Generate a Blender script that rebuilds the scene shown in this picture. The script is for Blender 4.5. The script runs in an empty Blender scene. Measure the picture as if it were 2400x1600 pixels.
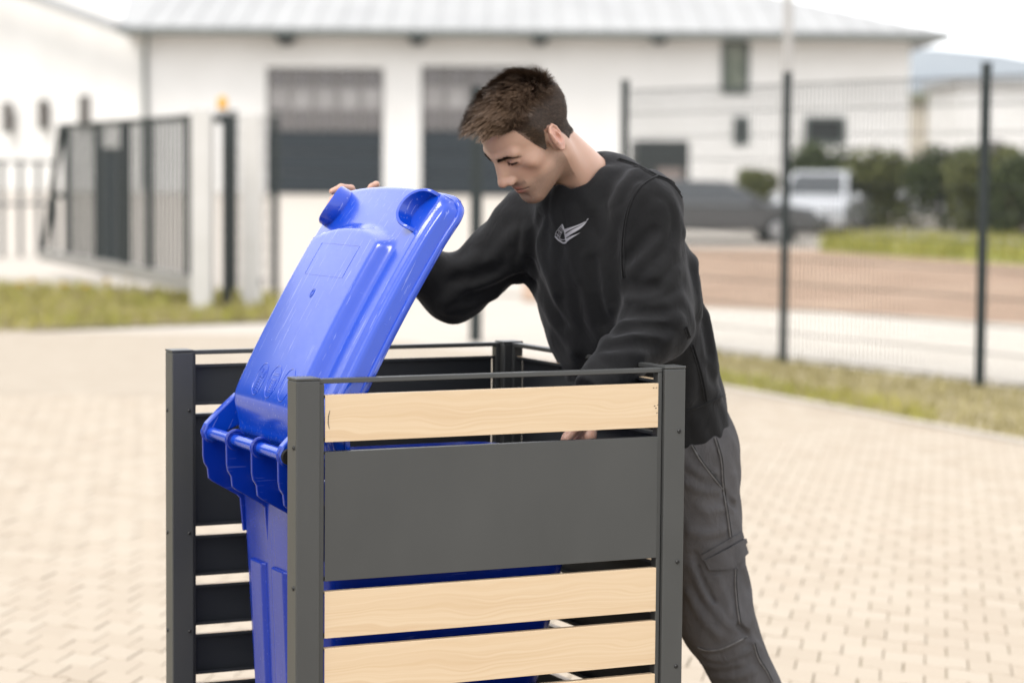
import bpy, bmesh, math, random
import numpy as np
from mathutils import Matrix, Vector

SC = bpy.context.scene
COL = SC.collection
R = math.radians
rnd = random.Random(7)
NR = np.random.RandomState(11)

# ------------------------------------------------------------------ camera
CAM = np.array([0.0, 0.0, 1.56])
FPX, PITCH, ROLL = 5667.0, 0.07117, 0.00817
_c, _s = math.cos(ROLL), math.sin(ROLL)
_R0 = np.array([1.0, 0, 0]); _U0 = np.array([0, math.sin(PITCH), math.cos(PITCH)])
FWD = np.array([0, math.cos(PITCH), -math.sin(PITCH)])
RGT = _R0 * _c + _U0 * _s
UPV = _U0 * _c - _R0 * _s
cam_data = bpy.data.cameras.new('camera')
cam = bpy.data.objects.new('camera', cam_data); COL.objects.link(cam)
cam.matrix_world = Matrix([[RGT[0], UPV[0], -FWD[0], CAM[0]],
                           [RGT[1], UPV[1], -FWD[1], CAM[1]],
                           [RGT[2], UPV[2], -FWD[2], CAM[2]], [0, 0, 0, 1]])
cam_data.sensor_width = 36.0
cam_data.lens = FPX / 2400 * 36
cam_data.clip_start = 0.1
cam_data.clip_end = 6000
cam_data.dof.use_dof = True
cam_data.dof.focus_distance = 4.98
cam_data.dof.aperture_fstop = 2.8
cam_data.dof.aperture_blades = 0
SC.camera = cam

# ------------------------------------------------------------------ sky, sun, exposure
world = bpy.data.worlds.new('World'); SC.world = world
world.use_nodes = True
wn = world.node_tree; wn.nodes.clear()
SUN_EL, SUN_AZ = 56, 228            # azimuth: degrees clockwise from +Y; the veiled sun stands behind the camera to the left
sky = wn.nodes.new('ShaderNodeTexSky'); sky.sky_type = 'NISHITA'; sky.sun_disc = False
sky.sun_elevation = R(SUN_EL); sky.sun_rotation = R(SUN_AZ); sky.air_density = 1.0; sky.dust_density = 1.0; sky.ozone_density = 1.0
hs = wn.nodes.new('ShaderNodeHueSaturation'); hs.inputs['Saturation'].default_value = 0.16
bg = wn.nodes.new('ShaderNodeBackground'); bg.inputs['Strength'].default_value = 0.15
wo = wn.nodes.new('ShaderNodeOutputWorld')
cl = wn.nodes.new('ShaderNodeMix'); cl.data_type = 'RGBA'; cl.inputs[0].default_value = 0.62      # an even veil of bright cloud over the clear sky
cl.inputs[7].default_value = (6.4, 6.5, 6.7, 1)
wn.links.new(sky.outputs[0], hs.inputs['Color']); wn.links.new(hs.outputs[0], cl.inputs[6]); wn.links.new(cl.outputs[2], bg.inputs['Color']); wn.links.new(bg.outputs[0], wo.inputs['Surface'])
sun_d = bpy.data.lights.new('sun', 'SUN'); sun_d.energy = 1.2; sun_d.angle = R(24); sun_d.color = (1.0, 0.95, 0.88)
sun = bpy.data.objects.new('sun', sun_d); COL.objects.link(sun)
_d = Vector((math.sin(R(SUN_AZ)) * math.cos(R(SUN_EL)), math.cos(R(SUN_AZ)) * math.cos(R(SUN_EL)), math.sin(R(SUN_EL))))
sun.rotation_euler = _d.to_track_quat('Z', 'Y').to_euler(); sun.location = (2, -4, 9)
SC.view_settings.view_transform = 'Standard'; SC.view_settings.look = 'None'
SC.view_settings.gamma = 1.0; SC.view_settings.use_curve_mapping = False
SC.view_settings.exposure = 1.34
SC.render.engine = 'CYCLES'
SC.cycles.use_denoising = True
SC.cycles.max_bounces = 8; SC.cycles.caustics_reflective = False; SC.cycles.caustics_refractive = False

# ------------------------------------------------------------------ helpers
K = 2400 / 2352.0                    # measurements below were taken on a 2352 px wide view

def ray(x, y):
    return FWD + RGT * ((x * K - 1200) / FPX) - UPV * ((y * K - 800) / FPX)

def at(x, y, Y):                     # the point at depth Y (metres along +Y) seen there
    d = ray(x, y); return CAM + d * (Y / d[1])

def gnd(x, y, z=0.0):                # the point of the ground seen there
    d = ray(x, y); return CAM + d * ((z - CAM[2]) / d[2])

def tag(o, label=None, cat=None, group=None, kind=None):
    if label: o['label'] = label
    if cat: o['category'] = cat
    if group: o['group'] = group
    if kind: o['kind'] = kind
    return o

def empty(name, loc=(0, 0, 0), rz=0.0, label=None, cat=None, group=None, kind=None):
    o = bpy.data.objects.new(name, None); COL.objects.link(o)
    o.location = loc; o.rotation_euler = (0, 0, rz); o.empty_display_size = 0.1
    return tag(o, label, cat, group, kind)

def link(name, me, parent=None):
    o = bpy.data.objects.new(name, me); COL.objects.link(o)
    if parent is not None: o.parent = parent
    return o

def mesh_np(name, V, F, mats, parent=None, smooth=False, fmat=None):
    me = bpy.data.meshes.new(name)
    me.from_pydata([tuple(map(float, v)) for v in V] if not isinstance(V, np.ndarray) else V.tolist(), [],
                   F.tolist() if isinstance(F, np.ndarray) else F)
    for m in (mats if isinstance(mats, (list, tuple)) else [mats]): me.materials.append(m)
    if fmat is not None: me.polygons.foreach_set('material_index', np.asarray(fmat, dtype=np.int32))
    if smooth: me.polygons.foreach_set('use_smooth', np.ones(len(me.polygons), dtype=bool))
    me.update()
    return link(name, me, parent)

class MB:
    """collects shapes, then links them as one mesh object"""
    def __init__(s): s.v = []; s.f = []; s.m = []
    def add(s, V, F, m=0):
        o = len(s.v); s.v += [tuple(map(float, p)) for p in V]; s.f += [tuple(i + o for i in f) for f in F]; s.m += [m] * len(F); return s
    def box(s, x0, x1, y0, y1, z0, z1, m=0):
        V = [(x, y, z) for z in (z0, z1) for y in (y0, y1) for x in (x0, x1)]
        return s.add(V, [(0, 2, 3, 1), (4, 5, 7, 6), (0, 1, 5, 4), (2, 6, 7, 3), (0, 4, 6, 2), (1, 3, 7, 5)], m)
    def bar(s, a, b, w, h, m=0, up=(0, 0, 1)):
        a = np.array(a, float); b = np.array(b, float); d = b - a; d /= np.linalg.norm(d)
        u = np.array(up, float)
        if abs(d @ u) > .95: u = np.array([0, 1., 0])
        x = np.cross(d, u); x /= np.linalg.norm(x); z = np.cross(x, d)
        V = []
        for p in (a, b):
            for i, j in ((-1, -1), (1, -1), (1, 1), (-1, 1)): V.append(p + x * i * w / 2 + z * j * h / 2)
        return s.add(V, [(0, 3, 2, 1), (4, 5, 6, 7), (0, 1, 5, 4), (1, 2, 6, 5), (2, 3, 7, 6), (3, 0, 4, 7)], m)
    def tube(s, pts, r, n=8, m=0, cap=True, close=False):
        pts = [np.array(p, float) for p in pts]; N = len(pts); rr = r if hasattr(r, '__len__') else [r] * N
        V = []; px = None
        for i, p in enumerate(pts):
            a = pts[(i - 1) % N] if (close or i > 0) else p; b = pts[(i + 1) % N] if (close or i < N - 1) else p
            d = b - a; d = d / (np.linalg.norm(d) + 1e-12)
            if px is None:
                u = np.array([0, 0, 1.]) if abs(d[2]) < .9 else np.array([1., 0, 0])
                px = np.cross(u, d)
            px = px - d * (px @ d); px /= np.linalg.norm(px); py = np.cross(d, px)
            for k in range(n):
                t = 2 * math.pi * k / n; V.append(p + rr[i] * (px * math.cos(t) + py * math.sin(t)))
        F = []
        for i in range(N if close else N - 1):
            for k in range(n):
                a = i * n + k; b = i * n + (k + 1) % n; c = ((i + 1) % N) * n + (k + 1) % n; d = ((i + 1) % N) * n + k
                F.append((a, b, c, d))
        if cap and not close: F.append(tuple(range(n - 1, -1, -1))); F.append(tuple((N - 1) * n + k for k in range(n)))
        return s.add(V, F, m)
    def cyl(s, a, b, r, n=16, m=0): return s.tube([a, b], r, n, m)
    def prism(s, poly, fn, d0, d1, m=0, side=None):
        """poly: 2-D outline; fn(x, y, d) -> 3-D"""
        n = len(poly); V = [fn(x, y, d0) for x, y in poly] + [fn(x, y, d1) for x, y in poly]
        s.add(V, [tuple(range(n - 1, -1, -1)), tuple(range(n, 2 * n))], m)
        o = len(s.v) - 2 * n
        for i in range(n):
            j = (i + 1) % n; s.f.append((o + i, o + j, o + n + j, o + n + i)); s.m.append(m if side is None else side)
        return s
    def build(s, name, mats, parent=None, smooth=False, bevel=0, seg=2):
        o = mesh_np(name, s.v, s.f, mats, parent, smooth, s.m)
        fix_normals(o)
        if bevel: add_bevel(o, bevel, seg)
        return o

def fix_normals(o):
    bm = bmesh.new(); bm.from_mesh(o.data); bmesh.ops.recalc_face_normals(bm, faces=bm.faces); bm.to_mesh(o.data); bm.free()

def add_bevel(o, w, seg=2):
    b = o.modifiers.new('bevel', 'BEVEL'); b.width = w; b.segments = seg; b.limit_method = 'ANGLE'; b.angle_limit = R(40)
    b.harden_normals = False
    for p in o.data.polygons: p.use_smooth = False

def smooth_angle(o, deg=35):
    me = o.data
    me.polygons.foreach_set('use_smooth', np.ones(len(me.polygons), dtype=bool))
    try: me.set_sharp_from_angle(angle=R(deg))
    except Exception: pass

def copy_tree(o, parent=None):
    c = o.copy(); COL.objects.link(c)
    if parent is not None: c.parent = parent
    for ch in list(o.children): copy_tree(ch, c)
    return c

# ------------------------------------------------------------------ materials
ALB = 0.68                           # one albedo scale for all diffuse colours below
def mat(name, col, rough=0.6, metal=0.0, spec=0.22, **kw):
    m = bpy.data.materials.new(name); m.use_nodes = True
    b = m.node_tree.nodes['Principled BSDF']
    b.inputs['Base Color'].default_value = (*[c * ALB for c in col], 1); b.inputs['Roughness'].default_value = rough
    b.inputs['Metallic'].default_value = metal; b.inputs['Specular IOR Level'].default_value = spec
    for k, v in kw.items(): b.inputs[k.replace('_', ' ')].default_value = v
    return m

class NT:
    """small node-writing helper"""
    def __init__(s, m): s.t = m.node_tree; s.b = s.t.nodes['Principled BSDF']
    def n(s, typ, **kw):
        nd = s.t.nodes.new(typ)
        for k, v in kw.items():
            if k.startswith('i_'):
                key = k[2:]
                key = int(key) if key.isdigit() else key.replace('_', ' ')
                nd.inputs[key].default_value = v
            else: setattr(nd, k, v)
        return nd
    def l(s, a, b): s.t.links.new(a, b)
    def coord(s, kind='Object', scale=(1, 1, 1), rot=(0, 0, 0)):
        tc = s.n('ShaderNodeTexCoord'); mp = s.n('ShaderNodeMapping'); mp.inputs['Scale'].default_value = scale; mp.inputs['Rotation'].default_value = rot
        s.l(tc.outputs[kind], mp.inputs['Vector']); return mp.outputs[0]
    def noise(s, vec, scale, detail=4, rough=.55, dist=0.0):
        nd = s.n('ShaderNodeTexNoise'); nd.inputs['Scale'].default_value = scale; nd.inputs['Detail'].default_value = detail
        nd.inputs['Roughness'].default_value = rough; nd.inputs['Distortion'].default_value = dist
        if vec is not None: s.l(vec, nd.inputs['Vector'])
        return nd.outputs['Fac']
    def ramp(s, fac, stops, k=ALB):
        r = s.n('ShaderNodeValToRGB'); e = r.color_ramp.elements
        while len(e) < len(stops): e.new(0.5)
        for i, (p, c) in enumerate(stops): e[i].position = p; e[i].color = (*[q * k for q in c], 1)
        s.l(fac, r.inputs[0]); return r.outputs[0]
    def mix(s, fac, a, b, blend='MIX'):
        m = s.n('ShaderNodeMix', data_type='RGBA', blend_type=blend)
        for i, v in ((6, a), (7, b)):
            if isinstance(v, tuple): m.inputs[i].default_value = (*[q * ALB for q in v], 1)
            else: s.l(v, m.inputs[i])
        if isinstance(fac, (int, float)): m.inputs[0].default_value = fac
        else: s.l(fac, m.inputs[0])
        return m.outputs[2]
    def math(s, op, a, b=None, c=None):
        m = s.n('ShaderNodeMath', operation=op)
        for i, v in enumerate((a, b, c)):
            if v is None: continue
            if isinstance(v, (int, float)): m.inputs[i].default_value = v
            else: s.l(v, m.inputs[i])
        return m.outputs[0]
    def bump(s, h, strength=.3, dist=.01):
        b = s.n('ShaderNodeBump'); b.inputs['Strength'].default_value = strength; b.inputs['Distance'].default_value = dist
        s.l(h, b.inputs['Height']); s.l(b.outputs[0], s.b.inputs['Normal']); return b
    def base(s, c): s.l(c, s.b.inputs['Base Color'])
    def rough(s, c): s.l(c, s.b.inputs['Roughness'])

def noisy(name, c0, c1, scale=5, rough=.8, bump=0, bscale=None, detail=5, kind='Object', **kw):
    m = mat(name, c0, rough, **kw); t = NT(m); v = t.coord(kind)
    t.base(t.ramp(t.noise(v, scale, detail), [(.3, c0), (.7, c1)]))
    if bump: t.bump(t.noise(v, bscale or scale * 6, 4), bump, .01)
    return m

M = {}
# powder-coated anthracite steel
m = M['anth'] = mat('anthracite_powder_coat', (.052, .054, .055), .42, spec=.45); t = NT(m)
v = t.coord('Object'); n1 = t.noise(t.coord('Object', (1, 1, .5)), 5.0, 5, .6); fine = t.noise(v, 900, 2)
t.base(t.ramp(n1, [(.25, (.054, .056, .056)), (.75, (.066, .067, .065))])); t.rough(t.math('MULTIPLY_ADD', n1, .34, .24)); t.bump(fine, .06, .0006)
m = M['anth_shaded'] = mat('anthracite_inner_shade', (.034, .037, .042), .40, spec=.4)  # same coating, darkened: shade inside the enclosure put into the colour
M['boltm'] = mat('bolt_dark', (.05, .05, .05), .35, metal=.6)
M['boltbright'] = mat('bolt_zinc', (.55, .55, .55), .3, metal=1.0)
# wood decor
m = M['wood'] = mat('pale_oak_decor', (.45, .30, .17), .45, spec=.35); t = NT(m)
tc = t.n('ShaderNodeTexCoord'); oi = t.n('ShaderNodeObjectInfo')
sep = t.n('ShaderNodeSeparateXYZ'); t.l(tc.outputs['Object'], sep.inputs[0])
sx = t.math('ADD', sep.outputs[0], t.math('MULTIPLY', oi.outputs['Random'], .12))
cmb = t.n('ShaderNodeCombineXYZ'); t.l(t.math('MULTIPLY', sx, 3.2), cmb.inputs[0]); t.l(t.math('MULTIPLY', sep.outputs[2], 9.0), cmb.inputs[2])
low = t.noise(cmb.outputs[0], 1.3, 2, .5)                         # slow wander of the grain
zz = t.math('MULTIPLY_ADD', low, .06, sep.outputs[2])
c2 = t.n('ShaderNodeCombineXYZ'); t.l(t.math('MULTIPLY', sx, .7), c2.inputs[0]); t.l(t.math('MULTIPLY', zz, 60.0), c2.inputs[2])
rings = t.noise(c2.outputs[0], 1.0, 3, .6, .15)
c3 = t.n('ShaderNodeCombineXYZ'); t.l(t.math('MULTIPLY', sx, 9.0), c3.inputs[0]); t.l(t.math('MULTIPLY', zz, 420.0), c3.inputs[2])
fib = t.noise(c3.outputs[0], 1.0, 3, .6)
c4 = t.n('ShaderNodeCombineXYZ'); t.l(t.math('MULTIPLY', sx, 1.6), c4.inputs[0]); t.l(t.math('MULTIPLY', zz, 170.0), c4.inputs[2])
lines = t.noise(c4.outputs[0], 1.0, 2, .5)
up = t.n('ShaderNodeMapRange'); up.inputs[1].default_value = .035; up.inputs[2].default_value = .08; t.l(sep.outputs[2], up.inputs[0])   # bolder figure along the upper edge
colw = t.ramp(rings, [(.30, (0.737, 0.537, 0.330)), (.48, (0.782, 0.590, 0.386)), (.56, (0.737, 0.531, 0.325)), (.60, (0.671, 0.455, 0.257)), (.65, (0.737, 0.537, 0.338))])
flatw = t.ramp(lines, [(.35, (0.693, 0.489, 0.294)), (.6, (0.793, 0.607, 0.405))])
c_ = t.mix(t.math('MULTIPLY_ADD', up.outputs[0], .55, .15), flatw, colw)
t.base(t.mix(t.math('MULTIPLY', fib, .40), c_, (0.827, 0.660, 0.466), 'MIX')); t.rough(t.math('MULTIPLY_ADD', fib, .2, .34)); t.bump(fib, .12, .0006)
# blue plastic
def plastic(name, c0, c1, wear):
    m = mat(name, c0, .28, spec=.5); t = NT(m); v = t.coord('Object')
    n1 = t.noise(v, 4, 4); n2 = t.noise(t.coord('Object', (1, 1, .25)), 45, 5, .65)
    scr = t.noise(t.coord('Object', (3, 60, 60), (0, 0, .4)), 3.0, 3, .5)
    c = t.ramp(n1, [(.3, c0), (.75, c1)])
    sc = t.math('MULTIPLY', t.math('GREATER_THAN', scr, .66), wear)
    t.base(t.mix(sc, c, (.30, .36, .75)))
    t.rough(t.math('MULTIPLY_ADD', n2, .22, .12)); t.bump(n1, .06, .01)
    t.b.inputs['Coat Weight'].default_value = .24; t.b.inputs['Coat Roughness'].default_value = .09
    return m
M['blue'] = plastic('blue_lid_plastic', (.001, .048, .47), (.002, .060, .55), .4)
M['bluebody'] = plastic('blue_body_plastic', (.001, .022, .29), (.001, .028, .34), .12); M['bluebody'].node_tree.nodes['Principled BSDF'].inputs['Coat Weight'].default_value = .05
M['black'] = mat('black_rubber', (.012, .012, .012), .55)
# ------------------------------------------------------------------ ground
GM = {}
m = GM['conc'] = mat('pale_concrete_ground', (.55, .50, .44), .9); t = NT(m); v = t.coord('Object')
t.base(t.mix(t.noise(v, 1.7, 6), (.52, .465, .40), (.60, .55, .49))); t.bump(t.noise(v, 40, 4), .2, .01)
m = GM['joint'] = mat('sandy_joint', (.34, .285, .18), .95); t = NT(m); v = t.coord('Object')
t.base(t.ramp(t.noise(v, 6, 6), [(.3, (.33, .285, .165)), (.6, (.43, .37, .26))]))
def paver_mat(name, island):
    m = mat(name, (.5, .44, .37), .85); t = NT(m); v = t.coord('Object')
    r_ = t.n('ShaderNodeNewGeometry').outputs['Random Per Island'] if island else t.n('ShaderNodeObjectInfo').outputs['Random']
    c = t.ramp(r_, [(0, (.455, .375, .288)), (.35, (.49, .41, .32)), (.7, (.52, .442, .352)), (1, (.475, .39, .30))])
    g = t.n('ShaderNodeNewGeometry')
    spk = t.noise(g.outputs['Position'], 90, 3, .7); pat = t.noise(g.outputs['Position'], .8, 4)
    c = t.mix(t.math('MULTIPLY', spk, .5), c, t.mix(.5, c, (.36, .31, .25)))
    t.base(t.mix(t.math('MULTIPLY', pat, .35), c, (.58, .51, .415))); t.bump(spk, .25, .004)
    return m
GM['pav'] = paver_mat('concrete_paver', False); GM['pavs'] = paver_mat('concrete_paver_field', True)
GM['gravel'] = noisy('reddish_gravel', (.33, .21, .14), (.54, .39, .28), .7, .95, .3, 60)
GM['soil'] = noisy('dry_soil_and_moss', (.30, .25, .14), (.42, .36, .22), 3, .95, .4, 30)
GM['lawn'] = noisy('short_lawn', (.27, .31, .06), (.42, .42, .11), 1.2, .95, .4, 40)
GM['grass'] = noisy('grass_blades', (.30, .32, .055), (.52, .46, .12), .9, .7)
GM['drygrass'] = noisy('dry_grass_blades', (.34, .29, .12), (.46, .40, .20), .9, .75)

def zg(Y): return .74 * float(sst0(46, 74, Y))
def sst0(a, b, x):
    t_ = min(1, max(0, (x - a) / (b - a))); return t_ * t_ * (3 - 2 * t_)
# one sheet to the horizon
ys = [-60, 0, 20, 40] + list(np.linspace(44, 78, 18)) + [100, 160, 400, 1500, 4000]
xs = [-3000, -400, -80, -40, -20, 0, 20, 40, 80, 400, 3000]
V = [(x, y, zg(y) - .012) for y in ys for x in xs]; nx = len(xs)
F = [(j * nx + i, j * nx + i + 1, (j + 1) * nx + i + 1, (j + 1) * nx + i) for j in range(len(ys) - 1) for i in range(nx - 1)]
tag(mesh_np('ground', V, F, GM['conc'], smooth=True), kind='structure')

def sheet(name, pts, m, z=.0, kind='structure'):
    o = mesh_np(name, [(p[0], p[1], z) for p in pts], [tuple(range(len(pts)))], m); fix_normals(o)
    if o.data.polygons[0].normal.z < 0: o.data.flip_normals()
    return tag(o, kind=kind)

# paved yard: base sheet of sandy joints with wavy interlocking blocks on it
pav = sheet('paving', [(-14, 1), (9, 1), (5.5, 9), (1.6, 18), (-1.5, 22.5), (-14, 23.6)], GM['joint'], -.004)
PA, PB, PS = .146, .156, -.066
ang = R(-33); ca, sa = math.cos(ang), math.sin(ang)
def wave(a): return .012 * math.sin(2 * math.pi * a / PA)
def paver_mesh(name, ph, g=.0019, lean=0.0):
    na = 6
    top = [(a, wave(a + ph)) for a in np.linspace(g, PA - g, na)]; gb = .0020
    bot = [(a, wave(a + ph + lean)) for a, _ in top]; P = [(a, b + gb) for a, b in top] + [(a + PS, b + PB - gb) for a, b in reversed(bot)]
    c = np.mean(P, axis=0); ins = [tuple(c + (np.array(p) - c) * (1 - np.array([.030, .028]))) for p in P]
    n = len(P); V = [(x, y, 0.0) for x, y in ins] + [(x, y, -.0028) for x, y in P] + [(x, y, -.03) for x, y in P]
    F = [tuple(range(n))]
    for k in range(2):
        for i in range(n): j = (i + 1) % n; F.append((k * n + i, (k + 1) * n + i, (k + 1) * n + j, k * n + j))
    return V, F
PV = [paver_mesh('a', 0), paver_mesh('b', PA / 2)]
pm = []
for k in range(2):
    me = bpy.data.meshes.new('paver'); me.from_pydata(PV[k][0], [], PV[k][1]); me.materials.append(GM['pav']); me.update(); pm.append(me)
def in_poly(x, y):
    # region of the paved yard that may be seen (verge line on the right, kerb line at the back)
    if y < 3.2 or y > 16.5: return False
    if abs(x) > .235 * y + .5: return False
    return (x - 1.6) * 3.05 + (y - 17.2) * 1.37 < -.25
cand = []
for r_ in range(-250, 270):
    for c_ in range(-340, 340):
        sh = PS * r_; a = c_ * PA + (PA / 2 if r_ % 2 else 0) + sh; b = r_ * PB
        x, y = a * ca - b * sa, a * sa + b * ca + 9
        if in_poly(x, y): cand.append((x, y, r_))
def px_of(p):
    d = np.array(p) - CAM; w = d @ FWD; return (1200 + FPX * (d @ RGT) / w) / K, (800 - FPX * (d @ UPV) / w) / K
big = []
for i, (x, y, r_) in enumerate(cand):
    u_, v_ = px_of((x, y, 0))
    if -60 < u_ < 2400 and v_ < 1640 and not (375 < u_ < 1585) and not (1585 < u_ < 1790 and v_ < 1640 and u_ < 1600 + .28 * max(0, v_ - 900)):
        big.append((y, i))
big.sort(); keep = set(i for _, i in big[:300])
bv, bf = [], []
for i, (x, y, r_) in enumerate(cand):
    k = r_ % 2; dz = rnd.uniform(-.0015, .0018)
    if i in keep:
        o = link('paver', pm[k], pav); o.location = (x, y, dz + .003); o.rotation_euler = (rnd.uniform(-.008, .008), rnd.uniform(-.008, .008), ang + rnd.uniform(-.01, .01))
    else:
        tx, ty = rnd.uniform(-.008, .008), rnd.uniform(-.008, .008); o_ = len(bv)
        for (px, py, pz) in PV[k][0]:
            bv.append((x + px * ca - py * sa, y + px * sa + py * ca, pz + dz + .003 + px * tx + py * ty))
        bf += [tuple(q + o_ for q in f) for f in PV[k][1]]
tag(mesh_np('paver_field', bv, bf, GM['pavs'], pav), kind='stuff')
# farther part of the yard, too far to tell the blocks apart
def wavepav():
    m = mat('far_paving', (.55, .48, .4), .88); t = NT(m); v = t.coord('Object', (1, 1, 1), (0, 0, -ang))
    br = t.n('ShaderNodeTexBrick'); br.inputs['Scale'].default_value = 1; br.inputs['Brick Width'].default_value = PA; br.inputs['Row Height'].default_value = PB
    br.inputs['Mortar Size'].default_value = .006; t.l(v, br.inputs['Vector'])
    for i, c in (('Color1', (.325, .278, .225)), ('Color2', (.29, .245, .195)), ('Mortar', (.235, .20, .135))): br.inputs[i].default_value = (*c, 1)
    t.base(t.mix(t.math('MULTIPLY', t.noise(t.coord('Object'), .6, 5), .4), br.outputs[0], (.52, .45, .37))); return m
tag(sheet('far_paving', [(-14, 16.4), (2.2, 16.4), (1.55, 18), (-1.5, 22.4), (-14, 23.5)], wavepav(), .004), kind='structure')

# soil verge under the right-hand fence, with a kerb line
def blades(name, region, n, h0, h1, m, parent=None, seed=3, w=.004, label=None, cat=None):
    rr = random.Random(seed); V = []; F = []
    while len(F) < n:
        x, y, z = region(rr)
        h = rr.uniform(h0, h1); a = rr.uniform(0, 6.28); ln = rr.uniform(.1, .6) * h; ww = w * rr.uniform(.7, 1.6)
        dx, dy = math.cos(a), math.sin(a); o = len(V)
        V += [(x - dy * ww, y + dx * ww, z), (x + dy * ww, y - dx * ww, z), (x + dx * ln * .4 + dy * ww * .6, y + dy * ln * .4 - dx * ww * .6, z + h * .6), (x + dx * ln, y + dy * ln, z + h)]
        F += [(o, o + 1, o + 2), (o, o + 2, o + 3)]
    o = mesh_np(name, V, F, m, parent); tag(o, label, cat, kind='stuff'); return o
def quad_region(a, b, c, d, z=0.0):
    a, b, c, d = [np.array(q[:2]) for q in (a, b, c, d)]
    def f(rr):
        s_, t_ = rr.random(), rr.random(); p = (a * (1 - s_) + b * s_) * (1 - t_) + (d * (1 - s_) + c * s_) * t_
        return p[0], p[1], z
    return f
VG = [gnd(1590, 880), gnd(2480, 1044), gnd(2480, 912), gnd(1590, 806)]
sheet('verge', VG, GM['soil'], .012)
kerb = MB(); a_, b_ = VG[0], VG[1]
nk = 16
for i in range(nk):
    p0 = a_ + (b_ - a_) * (i / nk); p1 = a_ + (b_ - a_) * ((i + .985) / nk); q = np.array([0, 0, .014])
    ko = MB().bar(p0 + q, p1 + q, .06, .03).build('kerb_stone', GM['conc'], pav, bevel=.006)
tag(blades('verge_grass', quad_region(*VG, z=.012), 9000, .02, .07, GM['drygrass'], seed=5, w=.006, label='dry grass and moss on the verge below the mesh fence', cat='grass'))
tag(blades('verge_weeds', quad_region(VG[0], VG[1], VG[0] * .3 + VG[2] * .7 * 0 + VG[1] * 0 + VG[2] * 0 + VG[0] * .7, VG[0], z=.012) if False else quad_region(VG[0], gnd(2150, 984), gnd(2150, 950), gnd(1590, 862), z=.012), 1300, .04, .11, GM['grass'], seed=6, w=.006,
     label='yellow green weeds along the edge of the right verge', cat='weeds'))
# grass patch in front of the sliding gate, left
LG = [gnd(-60, 764), gnd(640, 738), gnd(640, 690), gnd(-60, 655)]
sheet('grass_patch', LG, GM['soil'], .010)
tag(blades('patch_grass', quad_region(*LG, z=.01), 4200, .05, .18, GM['grass'], seed=8, w=.010, label='short yellow green grass in front of the sliding gate', cat='grass'))
tag(blades('patch_dry_grass', quad_region(*LG, z=.01), 6000, .04, .16, GM['drygrass'], seed=9, w=.010, label='dry straw coloured grass among the green by the gate', cat='grass'))
# beyond the fence: path, reddish gravel, lawn
sheet('path', [gnd(1300, 830), gnd(2700, 960), gnd(2700, 760), gnd(1300, 640)], noisy('pale_path', (.66, .60, .52), (.74, .68, .60), 1.5, .95), .002)
sheet('gravel_strip', [gnd(1200, 690), gnd(2000, 722), gnd(2700, 770), gnd(2700, 600), gnd(1950, 575), gnd(1200, 560)], GM['gravel'], .006)
LW_ = [gnd(1880, 578), gnd(2800, 640), gnd(2800, 515), gnd(1930, 540)]
sheet('lawn', LW_, GM['lawn'], .010)
tag(blades('lawn_grass', quad_region(*LW_, z=.01), 16000, .08, .35, GM['grass'], seed=12, w=.016, label='sunlit lawn behind the mesh fence on the right', cat='grass'))
sheet('apron', [(-30, 45.8), (8, 45.8), (8, 30), (-5, 30), (-30, 36)], GM['conc'], .004)

# ------------------------------------------------------------------ hall in the background
BM = {}
BM['white'] = noisy('white_render', (.92, .90, .865), (1.0, .98, .95), .6, .9, .1, 20)
BM['roof'] = noisy('light_metal_roof', (.40, .40, .40), (.47, .47, .465), .5, .6)
BM['gutter'] = mat('grey_gutter', (.16, .18, .17), .5)
BM['door'] = mat('grey_sectional_door', (.044, .054, .062), .5)
BM['glass'] = mat('dark_glass', (.15, .135, .13), .15, spec=.6)
BM['glass_skyrefl'] = noisy('pane_sky_reflection', (.34, .32, .31), (.52, .50, .49), .8, .3)  # sky reflection put into the colour of the middle pane row
BM['frame'] = mat('door_frame_light', (.36, .34, .33), .5)
BM['brown'] = noisy('brown_wood_soffit', (.30, .18, .10), (.40, .26, .15), 3, .8)
BM['dark'] = mat('dark_fitting', (.04, .045, .045), .5)
YB = 75.0; ZB = .74
hall = empty('hall', (0, YB, ZB), 0, 'long white hall with pale metal roof and two grey garage doors', 'building')
def hp(x, y, dy=0.0): q = at(x, y, YB + dy); return q[0], q[2] - ZB
xl, ze = hp(330, 68); xr, _ = hp(2092, 68)
doors = [(hp(612, 155), hp(880, 452)), (hp(968, 152), hp(1236, 452))]
wins = [(hp(1662, 98), hp(1716, 214)), (hp(1688, 272), hp(1716, 330)), (hp(1852, 272), hp(1938, 330))]
# front wall as pieces around the openings, one mesh
ops = sorted([(a[0], b[0], max(0.0, b[1]), a[1]) for a, b in doors + [wins[0], wins[2]]])
wl = MB(); x = xl
for (x0, x1, z0, z1) in ops:
    wl.box(x, x0, 0, .35, 0, ze)
    if z0 > .05: wl.box(x0, x1, 0, .35, 0, z0)
    wl.box(x0, x1, 0, .35, z1, ze); x = x1
wl.box(x, xr, 0, .35, 0, ze)
wl.box(xr - .35, xr - .001, .351, 16, 0, ze); wl.box(xl, xr, 15.66, 16, 0, ze)
wl.build('front_wall', BM['white'], hall)
g0 = at(-260, 68, 88)
gx, gy = g0[0], 88 - YB
gable = MB()
P3 = lambda s_, z, d: (xl + (gx - xl) * s_ - d * .0, gy * s_ + d, z)
gable.prism([(0, 0), (1, 0), (1, ze + 1.2), (.62, ze + 3.3), (0, ze)], P3, 0.002, .36)
gable.build('gable_wall', BM['white'], hall)
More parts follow.
